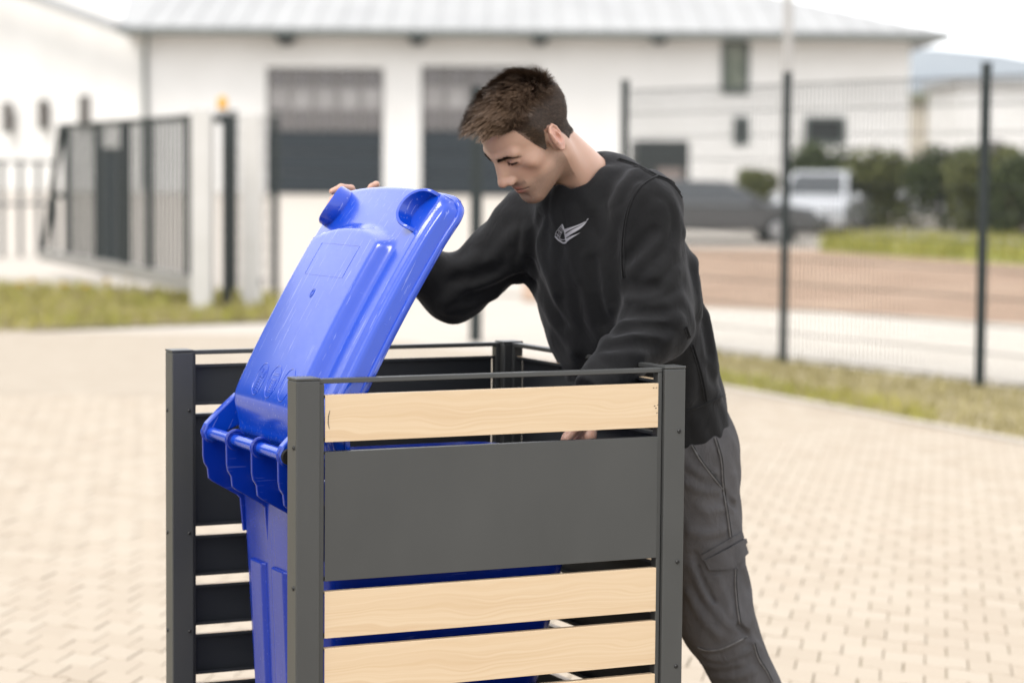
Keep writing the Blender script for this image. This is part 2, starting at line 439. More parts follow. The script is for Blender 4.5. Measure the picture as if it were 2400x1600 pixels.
for (px_, py0, py1) in ((193, 220, 286), (98, 229, 292), (16, 235, 300)):
    s_ = (at(px_, 250, YB)[0] - xl) / (gx - xl); s_ = min(.95, max(.02, s_ * .86)); Yw = YB + gy * s_
    s_ = (at(px_, 250, Yw)[0] - xl) / (gx - xl); Yw = YB + gy * s_
    q0, q1 = at(px_, py0, Yw), at(px_, py1, Yw); z1, z0 = q0[2] - ZB, q1[2] - ZB; hw = .22
    dirx = np.array([gx - xl, gy]); dirx /= np.linalg.norm(dirx); c = np.array([q0[0], gy * s_])
    w = MB(); a, b = c - dirx * hw, c + dirx * hw
    w.bar((a[0], a[1] - .02, (z0 + z1) / 2), (b[0], b[1] - .02, (z0 + z1) / 2), .12, z1 - z0); wo_ = w.build('window', BM['glass'], hall)
    f = MB(); f.bar((a[0], a[1] - .09, z0 - .05), (b[0], b[1] - .09, z0 - .05), .14, .08)
    f.build('sill', BM['gutter'], wo_)
# roof: eaves over the front wall, hipped at the right end
ex0, ez = hp(286, 70); ex1, _ = hp(2172, 62); ez = ze + .05
rz_ = 2.3
V = [(ex0, -1.0, ez), (ex1, -1.0, ez), (ex1 - 7.5, 8, ez + rz_), (ex0 - 1.0, 8, ez + rz_), (ex1, 17, ez), (ex0, 17, ez)]
V += [(x_, y_, z_ - .22) for x_, y_, z_ in V]
F = [(0, 1, 2, 3), (1, 4, 2), (3, 2, 4, 5), (0, 3, 5), (6, 9, 8, 7), (7, 8, 10), (9, 11, 10, 8), (6, 11, 9), (0, 6, 7, 1), (1, 7, 10, 4), (4, 10, 11, 5), (5, 11, 6, 0)]
ro = mesh_np('roof', V, F, BM['roof'], hall); fix_normals(ro)
seams = MB()
for i in range(1, 34):
    x_ = ex0 + (ex1 - ex0) * i / 34
    top = min(1.0, (ex1 - x_) / 7.5); seams.bar((x_, -1.0, ez + .02), (x_ , -1.0 + 9 * top, ez + .03 + rz_ * top), .03, .03)
tag(seams.build('roof_seam', BM['roof'], ro), kind='stuff')
MB().bar((ex0, -1.08, ez - .16), (ex1, -1.08, ez - .16), .18, .16).build('gutter', BM['gutter'], hall)
# verge of the gable roof with brown soffit, running back to the left
vr = MB(); vr.bar((ex0, -1.0, ez - .05), (ex0 - 9.5, 9.5, ez + 3.3), .5, .25); vr.build('roof_verge', BM['roof'], hall)
sf = MB(); q = at(8, 40, 84); sf.bar((q[0] + .7, 9, q[2] - ZB - .9), (q[0] - 6, 9, q[2] - ZB + 1.2), 1.6, .9); sf.build('soffit', BM['brown'], hall)
MB().tube([(xl + .25, -.95, ez - .25), (xl + .05, -.1, ez - .9), (xl + .05, -.1, .1)], .07, 8).build('downpipe', BM['gutter'], hall)
for (x_, y_) in ((660, 93), (960, 93), (1240, 93), (1512, 91)):
    X_, Z_ = hp(x_, y_)
    f = MB(); f.prism([(-.32, .12), (.32, .12), (.16, -.16), (-.16, -.16)], lambda a, b, d: (X_ + a, d, Z_ + b), -.95, -.15); fo = f.build('floodlight', BM['dark'], hall)
    MB().box(X_ - .05, X_ + .05, -.15, 0, Z_ - .05, Z_ + .05).build('arm', BM['dark'], fo)
for (a, b) in doors:
    x0, x1, z1, z0 = a[0], b[0], a[1], max(0.0, b[1])
    d = empty('garage_door', ((x0 + x1) / 2, .12, z0)); d.parent = hall; w = (x1 - x0) / 2; h = z1 - z0
    for k in range(6):
        zz0, zz1 = h * k / 6 + .01, h * (k + 1) / 6 - .01
        if k in (0, 1, 2): MB().box(-w, w, 0, .05, zz0, zz1).build('section', BM['door'], d, bevel=.01)
        elif k == 5: MB().box(-w, w, 0, .05, zz0, zz1).build('section', BM['door'], d) if False else None
    for (zz0, zz1) in ((h * .505, h * .665), (h * .685, h * .83), (h * .85, h * .985)):
        for j in range(5):
            xa, xb = -w + 2 * w * j / 5 + .06, -w + 2 * w * (j + 1) / 5 - .06
            MB().box(xa, xb, .015, .035, zz0, zz1).build('pane', BM['glass'] if zz0 < h * .6 or zz0 > h * .8 else BM['glass_skyrefl'], d)
    fr = MB()
    for zz_ in (h * .595 * 0 + h * .675, h * .84, ): fr.box(-w, w, .0, .045, zz_ - .035, zz_ + .035)
    for j in range(1, 5): fr.box(-w + 2 * w * j / 5 - .03, -w + 2 * w * j / 5 + .03, .004, .049, h * .505, h * .985)
    fr.build('glazing_bars', BM['frame'], d)
    MB().box(-w - .06, w + .06, -.1, .03, h, h + .12).build('lintel', BM['gutter'], d)
for i, (a, b) in enumerate(wins):
    x0, x1, z1, z0 = a[0], b[0], a[1], b[1]
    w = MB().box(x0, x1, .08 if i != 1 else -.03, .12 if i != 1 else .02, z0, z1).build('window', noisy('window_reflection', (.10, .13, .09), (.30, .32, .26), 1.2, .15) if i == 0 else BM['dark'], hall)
    f = MB()
    for xx in (x0, x1): f.box(xx - .06, xx + .06, -.05, .11, z0, z1)
    for zz_ in (z0, z1): f.box(x0, x1, -.048, .108, zz_ - .06, zz_ + .06)
    f.build('frame', BM['gutter'], w)

# ------------------------------------------------------------------ right of the hall: far house, hill, shrubs
HM = noisy('hazy_hill', (.28, .31, .34), (.34, .37, .39), .01, 1.0)
V = []; F = []; nn = 60
for i in range(nn):
    x = -500 + i * 30; h = 76 + 10 * math.sin(i * .37 + 1) + 9 * math.sin(i * .9)
    h *= .35 + .65 * sst0(60, 700, x + 200)
    V += [(x, 900, -2), (x, 1100, h), (x, 1400, h * .8)]
for i in range(nn - 1):
    for k in range(2): F.append((i * 3 + k, (i + 1) * 3 + k, (i + 1) * 3 + k + 1, i * 3 + k + 1))
hill = mesh_np('hill', V, F, HM, smooth=True); tag(hill, kind='structure')
# unseen dark slope added on the left to deepen the lid's reflection
V = []; F = []; nn = 40
for i in range(nn):
    a = R(-18 - 110 * i / (nn - 1)); e_ = sst0(0, 5, i) * sst0(nn - 1, nn - 8, i)
    for r_, h in ((95, -1), (120, 22 + 3 * math.sin(i * .8)), (150, 38 + 3 * math.sin(i * 1.3) + 2 * math.sin(i * 3.1)), (200, 42), (260, 20)):
        V.append((r_ * math.sin(a), r_ * math.cos(a), -1 + (h + 1) * e_))
for i in range(nn - 1):
    for k in range(4): F.append((i * 5 + k, i * 5 + k + 1, (i + 1) * 5 + k + 1, (i + 1) * 5 + k))
wh = mesh_np('added_hillside', V, F, noisy('added_dark_slope', (.05, .07, .03), (.11, .13, .06), .25, .95), smooth=True); fix_normals(wh); tag(wh, kind='structure')
far = empty('house', (0, 120, .74), 0, 'low white building far behind the right fence post', 'building')
a0 = at(2205, 195, 120); a1 = at(2480, 300, 120)
MB().box(a0[0], a1[0] + 6, 0, 9, 0, a0[2] - .74).build('wall', BM['white'], far)
MB().box(a0[0] - .4, a1[0] + 6.4, -.4, 9.4, a0[2] - .74 + .005, a0[2] - .74 + .35).build('roof', BM['roof'], far, bevel=.05)
for k in range(3):
    w_ = MB().box(a0[0] + 1.2 + k * 2.2, a0[0] + 2.2 + k * 2.2, -.03, .03, 1.2, 2.4).build('window', BM['glass'], far)
far2 = empty('shed', (0, 140, .74), 0, 'beige low shed in the distance between hall and fence post', 'shed')
b0 = at(2105, 235, 140); b1 = at(2205, 300, 140)
MB().box(b0[0], b1[0], 0, 6, 0, b0[2] - .74).build('wall', noisy('beige_render', (.62, .56, .46), (.7, .64, .54), .5, .9), far2)
MB().bar((b0[0] - .3, 3, b0[2] - .74 + .3), (b1[0] + .3, 3, b0[2] - .74 + .3), 7, .5).build('roof', noisy('olive_roof', (.25, .26, .18), (.32, .32, .23), .5), far2, bevel=.08)

LM = [noisy('leaf_dark', (.045, .065, .022), (.09, .11, .035), 6, .6), noisy('leaf_olive', (.10, .12, .04), (.20, .20, .07), 6, .6)]
WB = noisy('bark', (.10, .07, .05), (.16, .12, .09), 20, .9)
def shrub(name, base, rx, rz, h, n, lm, label, seed, cat='shrub', group=None):
    rr = random.Random(seed); e = empty(name, base, 0, label, cat, group)
    V = []; F = []
    lobes = [(rr.uniform(-.5, .5) * rx, rr.uniform(-.4, .4) * rz, h * rr.uniform(.18, .75), rr.uniform(.35, .6)) for _ in range(10)]
    for i in range(n):
        lx, ly, lz, ls = rr.choice(lobes); a = rr.uniform(0, 6.28); b = math.acos(rr.uniform(-1, 1)); r_ = rr.random() ** .35 * ls
        x = lx + rx * r_ * math.sin(b) * math.cos(a); y = ly + rz * r_ * math.sin(b) * math.sin(a); z = max(.05, lz + h * .55 * r_ * math.cos(b))
        s_ = rr.uniform(.05, .11) * (.6 + h * .3); n1 = np.array([rr.gauss(0, 1) for _ in range(3)]); n1 /= np.linalg.norm(n1)
        n2 = np.cross(n1, [rr.gauss(0, 1) for _ in range(3)]); n2 /= np.linalg.norm(n2); p = np.array([x, y, z]); o = len(V)
        V += [p - n1 * s_, p + n2 * s_ * .5, p + n1 * s_, p - n2 * s_ * .5]; F.append((o, o + 1, o + 2, o + 3))
    tag(mesh_np('crown', V, F, lm, e))
    tb = MB()
    for k in range(4):
        a = k * 1.57 + .4; tb.tube([(0, 0, 0), (rx * .3 * math.cos(a), rz * .3 * math.sin(a), h * .5)], [.05, .02], 6)
    tb.build('trunk', WB, e)
    return e
for i, (px_, py_, Y_, rx, h, lab) in enumerate(((1900, 505, 58, 1.15, 2.0, 'dark clipped shrub in front of the hall, left of the middle fence post gap'),
                                  (2040, 505, 57, 1.3, 1.9, 'wide dark green shrub in front of the hall corner'),
                                  (2165, 505, 56, 1.1, 2.0, 'bushy dark green shrub just left of the nearest fence post'),
                                  (2262, 505, 55, 1.0, 2.3, 'tall olive green shrub directly behind the nearest fence post'),
                                  (2345, 505, 54, 1.0, 1.9, 'green shrub at the right edge of the picture behind the fence'),
                                  (1745, 500, 60, .6, 1.4, 'small brownish shrub beside the dark side window of the hall'))):
    g = at(px_, py_, Y_); shrub('shrub', (g[0], Y_, zg(Y_)), rx * 1.15, .8, h, 2600, LM[i % 2], lab, 20 + i)
for k in range(6):
    g = gnd(20 + 60 * k + rnd.uniform(-30, 30), 690 + rnd.uniform(-12, 18)); e = empty('dandelion', (g[0], g[1], .01), 0, 'yellow dandelion in the grass before the sliding gate', 'flower', 'dandelions by the gate')
    MB().tube([(0, 0, 0), (.01, 0, .2)], .006, 5).build('stem', GM['grass'], e)
    f = MB()
    for j in range(12):
        a = j * .5236; f.add([(0.01, 0, .2), (.01 + .06 * math.cos(a), .06 * math.sin(a), .225), (.01 + .06 * math.cos(a + .5), .06 * math.sin(a + .5), .225)], [(0, 1, 2)])
        f.add([(0.01, 0, .205), (.01 + .035 * math.cos(a), .035 * math.sin(a), .245), (.01 + .035 * math.cos(a + .5), .035 * math.sin(a + .5), .245)], [(0, 1, 2)])
    f.build('petals', mat('dandelion_yellow', (.75, .50, .02), .6), e)
# ------------------------------------------------------------------ fence, gate, mast
FM = mat('green_grey_fence_coat', (.034, .042, .042), .45)
FMW = mat('fence_wire_grey', (.05, .058, .058), .5)
def fence(pts, label, H=2.33, wires=True, pw=.07):
    e = empty('mesh_fence', (pts[0][0], pts[0][1], 0), 0, label, 'fence'); o = np.array([pts[0][0], pts[0][1]])
    L_ = [np.array(p) - o for p in pts]
    for p in L_:
        po = MB().box(p[0] - pw / 2, p[0] + pw / 2, p[1] - .03, p[1] + .03, -.05, H).build('post', FM, e, bevel=.006)
        MB().box(p[0] - pw / 2 - .003, p[0] + pw / 2 + .003, p[1] - .033, p[1] + .033, H + .001, H + .02).build('cap', FM, po)
    if wires:
        for a, b in zip(L_[:-1], L_[1:]):
            w = MB(); n = int(np.linalg.norm(b - a) / .05)
            d = (b - a) / np.linalg.norm(b - a); nn_ = np.array([-d[1], d[0]]) * .04
            for i in range(1, n):
                p = a + (b - a) * i / n - nn_; w.bar((p[0], p[1], .05), (p[0], p[1], H - .06), .0068, .0068)
            for k in range(12):
                z = .06 + (H - .14) * k / 11
                for s_ in (-.006, .006):
                    q = nn_ * (1 + s_ / .04)
                    w.bar((a[0] - q[0], a[1] - q[1], z), (b[0] - q[0], b[1] - q[1], z), .007, .007)
            tag(w.build('mesh_panel', FMW, e), kind='stuff')
    return e
def fp(x, y): g = gnd(x, y); return (g[0], g[1])
p1, p2 = np.array(fp(1798, 838)), np.array(fp(2250, 892)); d_ = p1 - p2
fence([p2 - d_ * 1.0, p2, p1, p1 + d_, ], 'tall dark mesh fence running along the verge on the right')
q1 = fp(1092, 782); q2 = fp(632, 692)
fence([q1], 'single dark fence post standing behind the man and the lid', H=2.28, wires=False, pw=.11)
fence([q2, tuple(np.array(q2) + [-.55, .6])], 'dark mesh fence end between gate pillar and garage door', H=2.2, wires=True, pw=.08)

# sliding gate
GA = np.array([*fp(446, 716)]); Yg = 26.0
gr = at(446, 270, Yg); gl = at(137, 293, 33.0)
gate = empty('sliding_gate', (gr[0], gr[1], 0), 0, 'dark green grey sliding gate of upright bars with a triangular tail brace', 'gate')
O_ = np.array([gr[0], gr[1]]); D_ = np.array([gl[0], gl[1]]) - O_; Lg = np.linalg.norm(D_); D_ /= Lg
def gp(s_, z, off=0.0): return (D_[0] * s_ - D_[1] * off, D_[1] * s_ + D_[0] * off, z)
zt, zb = gr[2], .30
MB().bar(gp(-.3, zt), gp(Lg, zt), .06, .06).build('top_rail', FM, gate)
MB().bar(gp(-.3, zb), gp(Lg + 1.2, zb), .14, .16).build('bottom_beam', noisy('galvanised_beam', (.30, .29, .27), (.38, .37, .35), 2, .5), gate)
for s_ in (.25, 2.1, 3.4, 5.0, Lg * .93):
    MB().bar(gp(s_, zb), gp(s_, zt), .09, .09).build('stile', FM, gate)
nb = 36
for i in range(1, nb):
    s_ = Lg * .93 * i / nb; MB().bar(gp(s_, zb), gp(s_, zt), .024, .024).build('bar', FM, gate)
MB().bar(gp(Lg * .98, zt), gp(Lg + 1.25, zb), .08, .08).build('tail_brace', FM, gate)
MB().bar(gp(Lg * .93, 1.15), gp(Lg + .55, 1.15), .07, .07).build('tail_rail', FM, gate)
MB().bar(gp(Lg * .93 + .9, zb), gp(Lg * .93 + .9, 1.15), .06, .06).build('tail_upright', FM, gate)
cb = at(254, 340, 34.5); cb0 = at(254, 515, 34.5)
e = empty('switch_cabinet', (cb[0], 34.5, 0), 0, 'dark upright cabinet seen through the bars of the sliding gate', 'cabinet')
MB().box(-.12, .12, -.15, .15, 0, cb[2]).build('case', BM['dark'], e, bevel=.01); MB().box(-.10, .10, -.162, -.152, .25, cb[2] - .1).build('door', BM['door'], e)
# pillars of the gate
PW = noisy('white_painted_steel', (.66, .64, .60), (.74, .72, .69), 2, .6)
for (xa, xb, y0, y1, lab) in ((441, 486, 250, 722, 'broad white gate pillar at the end of the sliding gate'), (556, 598, 262, 716, 'white gate pillar right of the dark guide post')):
    g = gnd((xa + xb) / 2, y1); tp = at((xa + xb) / 2, y0, g[1]); hw = (gnd(xb, y1)[0] - gnd(xa, y1)[0]) / 2
    e = empty('gate_pillar', (g[0], g[1], 0), 0, lab, 'pillar')
    MB().box(-hw, hw, -.1, .12, 0, tp[2]).build('shaft', PW, e, bevel=.01); MB().box(-hw - .05, hw + .05, -.16, .18, -.02, .05).build('foot', GM['conc'], e)
g = gnd(522, 716); tp = at(522, 262, g[1])
e = empty('guide_post', (g[0], g[1], 0), 0, 'slim dark guide post between the two white gate pillars', 'post')
MB().box(-.05, .05, -.05, .05, 0, tp[2]).build('shaft', FM, e)
MB().box(-.30, .02, -.04, .04, tp[2] - .10, tp[2] - .02).build('top_arm', FM, e); MB().box(-.22, -.14, -.03, .03, .2, tp[2] - .11).build('catch_rail', mat('catch_grey', (.22, .21, .20), .5), e)
for s_ in (-1, 1): MB().tube([(s_ * .28, -.05, .32), (s_ * .28, .05, .32)], .09, 14).build('roller', BM['dark'], e)
lp = at(511, 222, g[1])
e = empty('warning_lamp', (lp[0], g[1], tp[2]), 0, 'small orange warning lamp on top of the gate pillars', 'lamp')
MB().tube([(0, 0, 0), (0, 0, .05)], .06, 12).build('base', mat('lamp_base_grey', (.5, .5, .5), .5), e)
o = MB().tube([(0, 0, .051), (0, 0, .14), (0, 0, .18), (0, 0, .195)], [.055, .055, .04, .01], 14).build('lens', mat('orange_lens', (.80, .42, .06), .3), e); smooth_angle(o)
br_ = MB().box(lp[0] - .5, lp[0] + .6, g[1] - .05, g[1] + .05, tp[2] - .012, tp[2] - .002).build('cross_beam', PW); tag(br_, 'thin white cross beam joining the two gate pillars', 'beam')
# light mast
g = gnd(1802, 560); e = empty('lamp_mast', (g[0], g[1], 0), 0, 'slim pale lamp mast in front of the hall, cut by the top edge', 'mast')
MB().tube([(0, 0, 0), (0, 0, 4), (0, 0, 9)], [.11, .10, .075], 14).build('pole', mat('galvanised_pole', (.52, .50, .48), .45, metal=.3), e); MB().tube([(0, 0, 0), (0, 0, .25)], .24, 14).build('base_flange', BM['gutter'], e)
MB().box(-.2, 1.0, -.12, .12, 9.0, 9.1).build('lamp_head', BM['gutter'], e)
# low rail fence far left
e0 = at(-40, 365, 40); e1 = at(128, 362, 42)
FG = mat('weathered_rail_grey', (.16, .16, .155), .7)
e = empty('rail_fence', (e0[0], 40, 0), 0, 'low grey rail fence at the left edge behind the gate', 'fence')
for k in range(5):
    s_ = k / 4; p = (e0 * (1 - s_) + e1 * s_); MB().box(p[0] - e0[0] - .035, p[0] - e0[0] + .035, p[1] - 40 - .035, p[1] - 40 + .035, 0, e0[2]).build('post', FG, e)
for zz_ in (e0[2] - .05, .9): MB().bar((0, -.07, zz_), (e1[0] - e0[0], 1.93, zz_), .04, .05).build('rail', FG, e)

# ------------------------------------------------------------------ parked vehicles
CG = mat('car_glass', (.03, .035, .04), .08, spec=.9); TY = mat('tyre', (.02, .02, .02), .8); RM = mat('rim_alloy', (.45, .45, .46), .3, metal=.9)
LGT = mat('headlight', (.7, .72, .75), .1, spec=.8); RL = mat('tail_light', (.35, .01, .01), .2)
def car(name, loc, rz, paint, prof, cabin, L_, W_, label):
    e = empty(name, loc, rz, label, 'car')
    b = MB(); b.prism(prof, lambda x, z, d: (x, d, z), -W_ / 2, W_ / 2); bo = b.build('body', paint, e, bevel=.09, seg=4); smooth_angle(bo, 60)
    c = MB(); n = len(cabin)
    zlo = min(z for _, z in cabin); zhi = max(z for _, z in cabin)
    V = [(x, s_ * (W_ / 2 - .10 - .16 * (z - zlo) / (zhi - zlo)), z) for s_ in (-1, 1) for x, z in cabin]
    F = [tuple(range(n - 1, -1, -1)), tuple(range(n, 2 * n))] + [(i, (i + 1) % n, n + (i + 1) % n, n + i) for i in range(n)]
    c.add(V, F); co = c.build('cabin', paint, e, bevel=.06, seg=3); smooth_angle(co, 60)
    cx = np.mean([x for x, _ in cabin]); cz = np.mean([z for _, z in cabin])
    for s_ in (-1, 1):
        sh = [((x - cx) * .86 + cx, (z - cz) * .68 + cz + .01) for x, z in cabin]
        w = [(x, s_ * (W_ / 2 - .088 - .16 * (z - zlo) / (zhi - zlo)), z) for x, z in sh]
        o = mesh_np('side_window', w, [tuple(range(len(w)))], CG, e)
    # front and rear screens on the sloping cabin faces
    for i in range(n):
        (xa, za), (xb, zb_) = cabin[i], cabin[(i + 1) % n]
        if abs(za - zb_) > .25:
            f = lambda t_, s_: ((xa + (xb - xa) * t_) + math.copysign(.012, (xa + xb) / 2 - cx), s_ * (W_ / 2 - .22 - .16 * ((za + (zb_ - za) * t_) - zlo) / (zhi - zlo)), za + (zb_ - za) * t_ + .006)
            mesh_np('screen', [f(.12, -1), f(.12, 1), f(.88, 1), f(.88, -1)], [(0, 1, 2, 3)], CG, e)
    for x in (-L_ / 2 + .85, L_ / 2 - .82):
        for s_ in (-1, 1):
            y = s_ * (W_ / 2 - .10)
            w = MB().tube([(x, y - .11, .32), (x, y - .09, .32), (x, y + .09, .32), (x, y + .11, .32)], [.27, .32, .32, .27], 22).build('wheel', TY, e); smooth_angle(w)
            r_ = MB().tube([(x, y + s_ * .105, .32), (x, y + s_ * .118, .32)], [.21, .17], 18).build('rim', RM, w)
    for s_ in (-1, 1):
        MB().box(-L_ / 2 - .005, -L_ / 2 + .16, s_ * (W_ / 2 - .32) - .2, s_ * (W_ / 2 - .32) + .2, .62, .76).build('headlight', LGT, e, bevel=.02)
        MB().box(L_ / 2 - .08, L_ / 2 + .005, s_ * (W_ / 2 - .26) - .14, s_ * (W_ / 2 - .26) + .14, .66, .86).build('tail_light', RL, e, bevel=.02)
        MB().box(-L_ / 2 + 1.25, -L_ / 2 + 1.38, s_ * (W_ / 2 + .08) - .1, s_ * (W_ / 2 + .08) + .1, .92, 1.05).build('mirror', paint, e, bevel=.02)
    MB().box(-L_ / 2 - .012, -L_ / 2 + .05, -.55, .55, .38, .55).build('grille', BM['dark'], e)
    MB().box(-L_ / 2 - .016, -L_ / 2 - .004, -.26, .26, .44, .55).build('number_plate', PW, e)
    return e
DG = mat('dark_grey_car_paint', (.06, .062, .066), .22, spec=.6, Coat_Weight=.6); SV = mat('silver_car_paint', (.62, .63, .65), .25, metal=.35, Coat_Weight=.5)
sedan = [(-2.25, .30), (-2.28, .62), (-2.1, .78), (-1.1, .93), (2.05, .95), (2.26, .80), (2.25, .30)]
scab = [(-1.15, .90), (-.35, 1.34), (1.05, 1.36), (1.85, .92)]
g = gnd(1650, 562); car('parked_car', (g[0] - .2, g[1] + .3, 0), math.pi, DG, sedan, scab, 4.5, 1.8, 'dark grey car parked sideways behind the man\'s shoulder')
hatch = [(-2.0, .30), (-2.03, .62), (-1.85, .82), (-1.0, 1.0), (1.9, 1.02), (2.02, .82), (2.0, .30)]
hcab = [(-1.05, .97), (-.25, 1.56), (1.45, 1.58), (1.92, .98)]
g = gnd(1910, 556); car('parked_car', (g[0] + .1, g[1] + 2.6, 0), R(72), SV, hatch, hcab, 4.05, 1.78, 'silver car parked nose out behind the middle fence post')
g = gnd(2150, 540); car('parked_car', (g[0] + .2, g[1] + 3.0, 0), R(12), mat('white_car_paint', (.6, .61, .62), .25, Coat_Weight=.5), hatch, hcab, 4.05, 1.78, 'pale car seen through the wire mesh near the lawn')
# dark trailer by the hall
a = at(1462, 322, 66); b = at(1584, 322, 66)
e = empty('box_trailer', ((a[0] + b[0]) / 2, 66, zg(66)), 0, 'dark box trailer parked in front of the hall behind the man\'s shoulder', 'trailer')
w_ = (b[0] - a[0]) / 2
MB().box(-w_, w_, 0, 3.2, .45, a[2] - zg(66)).build('box', BM['dark'], e, bevel=.05)
MB().box(-w_ * .2, w_ * .75, -.03, -.004, .7, a[2] - zg(66) - .75).build('door', mat('trailer_door', (.28, .23, .21), .6), e)
for s_ in (-1, 1):
    o = MB().tube([(s_ * (w_ - .1) - .1, 1.4, .33), (s_ * (w_ - .1) + .1, 1.4, .33)], .33, 18).build('wheel', TY, e)
MB().bar((0, 0, .5), (0, -1.3, .5), .08, .08).build('drawbar', FM, e)
# ------------------------------------------------------------------ bin enclosure (its own u, v, z frame)
EO = np.array([-0.4189, 4.6857, 0.0]); EY = 0.45271; EW, EL, EH, EP = 0.873, 0.827, 1.15, 0.050
EU = np.array([math.cos(EY), math.sin(EY), 0]); EV = np.array([-math.sin(EY), math.cos(EY), 0])
def uv(u, v, z): return EO + EU * u + EV * v + np.array([0, 0, z])
encl = empty('bin_enclosure', EO, EY, 'anthracite and pale oak slatted enclosure around the blue wheelie bin, open on the left', 'bin enclosure')
BOLT_Z = [EH - .137, EH - .414, EH - .637, EH - .92]

def bolt_at(parent, p, nrm, r=.0036, m='boltm'):
    b = MB(); p = np.array(p, float); nrm = np.array(nrm, float)
    b.tube([p - nrm * .001, p + nrm * .0012, p + nrm * .0026], [r * 1.35, r * 1.3, r * .95], 12)
    b.tube([p + nrm * .0027, p + nrm * .0028], [r * .5, r * .5], 6, 1)
    return b.build('bolt', [M[m], M['black']], parent, smooth=False)

for (pu, pv, fu, fv) in ((0, 0, -1, -1), (EW - EP, 0, 1, -1), (0, EL - EP, -1, 1), (EW - EP, EL - EP, 1, 1)):
    post = MB().box(pu, pu + EP, pv, pv + EP, .0, EH - .0055).build('post', M['anth'], encl, bevel=.0022)
    MB().box(pu - .0004, pu + EP + .0004, pv - .0004, pv + EP + .0004, EH - .005, EH).build('cap', M['anth'], post, bevel=.0012)
    for z in BOLT_Z:
        if fv > 0 or fu > 0: bolt_at(post, (pu + (.036 if fu > 0 else .014), pv + (0 if fv < 0 else EP), z), (0, fv, 0))
        bolt_at(post, (pu + (EP if fu > 0 else 0), pv + (.036 if fv > 0 else .014), z), (fu, 0, 0))
        if pv > .1: bolt_at(post, (pu + .04, pv, z), (0, -1, 0), .003)

SLATS = [('wood', -.035, -.1275), ('anth', -.147, -.403), ('wood', -.424, -.5166), ('wood', -.537, -.6295),
         ('wood', -.650, -.7425), ('wood', -.763, -.8555), ('wood', -.876, -.9685), ('wood', -.989, -1.0815)]

def c_slat(length, h, kind, name, parent):
    """folded sheet-metal slat: decor outside, plain inside; local x along, -y outside"""
    t_, d, l = .0016, .018, .007
    P = [(0, 0), (0, h), (d, h), (d, h - l), (d - t_, h - l), (d - t_, h - t_), (t_, h - t_), (t_, t_), (d - t_, t_), (d - t_, l), (d, l), (d, 0)]
    n = len(P); V = [(x, y, z) for x in (0, length) for (y, z) in P]; F = []; fm = []
    for i in range(n):
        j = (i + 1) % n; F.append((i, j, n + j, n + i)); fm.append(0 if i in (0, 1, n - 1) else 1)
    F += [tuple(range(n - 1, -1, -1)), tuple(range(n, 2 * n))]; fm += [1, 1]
    o = mesh_np(name, V, F, [M[kind], M['anth_shaded']], parent, fmat=fm); fix_normals(o)
    add_bevel(o, .0007, 2)
    return o

def panel(ox, oy, rz, length):
    fr = empty('slat_panel', (ox, oy, 0), rz); fr.parent = encl
    g = .0015
    for nm, bx in (('top_rail', (g, length - g, .004, .026, EH - .0125, EH - .003)), ('bottom_rail', (g, length - g, .004, .026, .045, .056)),
                   ('stile', (g, g + .0105, .0042, .0258, .0562, EH - .0127)), ('stile', (length - g - .0105, length - g, .0042, .0258, .0562, EH - .0127))):
        MB().box(*bx).build(nm, M['anth'], fr, bevel=.0014)
    for kind, z1, z0 in SLATS:
        s = c_slat(length - 2 * (g + .0108), z1 - z0, kind, 'slat', fr); s.location = (g + .0108, .0015, EH + z0)
    return fr
front_panel = panel(EP, .004, 0, EW - 2 * EP)                                    # towards the camera
panel(EW - EP, EL - .004, math.pi, EW - 2 * EP)                    # far side
panel(EW - .004, EP, math.pi / 2, EL - 2 * EP)                     # right side

sl0 = next(o for o in front_panel.children if o.name.startswith('slat'))
sc_ = MB(); sc_.tube([(.010, -.0002, .062), (.007, -.0002, .050), (.0065, -.0002, .038), (.009, -.0002, .026)], [.0005, .0008, .0008, .0004], 5)
for x, z, r_ in ((.735, .083, .0006), (.742, .083, .0006), (.738, .045, .0007), (.741, .040, .0007), (.744, .030, .0006), (.7455, .047, .0005)): sc_.tube([(x, -.0003, z), (x + .003, -.0003, z + .0012)], r_, 5)
tag(sc_.build('scuff_mark', M['black'], front_panel), kind='stuff').location = sl0.location
# ------------------------------------------------------------------ blue wheelie bin
binr = empty('wheelie_bin', EO, EY, 'blue wheelie bin with its lid held half open inside the enclosure', 'bin')
VC = .332
def rrect(u0, u1, hw, r, n=7, vc=VC):
    P = []
    for cx, cy, a0 in ((u1 - r, vc + hw - r, 0), (u0 + r, vc + hw - r, 90), (u0 + r, vc - hw + r, 180), (u1 - r, vc - hw + r, 270)):
        for i in range(n):
            a = R(a0 + 90 * i / (n - 1)); P.append((cx + r * math.cos(a), cy + r * math.sin(a)))
    return P
def loft(rings, name, m, parent, closed=False, cap0=False, cap1=False, smooth=True, angle=35):
    n = len(rings[0]); V = [p for r in rings for p in r]; F = []
    for i in range(len(rings) - 1):
        for k in range(n): F.append((i * n + k, i * n + (k + 1) % n, (i + 1) * n + (k + 1) % n, (i + 1) * n + k))
    if cap0: F.append(tuple(range(n - 1, -1, -1)))
    if cap1: F.append(tuple((len(rings) - 1) * n + k for k in range(n)))
    o = mesh_np(name, V, F, m, parent); fix_normals(o)
    if smooth: smooth_angle(o, angle)
    return o
def lerp(a, b, t): return a + (b - a) * t
def brect(t, off=0, z=None):
    return [(p[0], p[1], z) for p in rrect(lerp(.118, .082, t) - off, lerp(.520, .690, t) + off, lerp(.215, .262, t) + off, .06 + off)]
ZT = .937
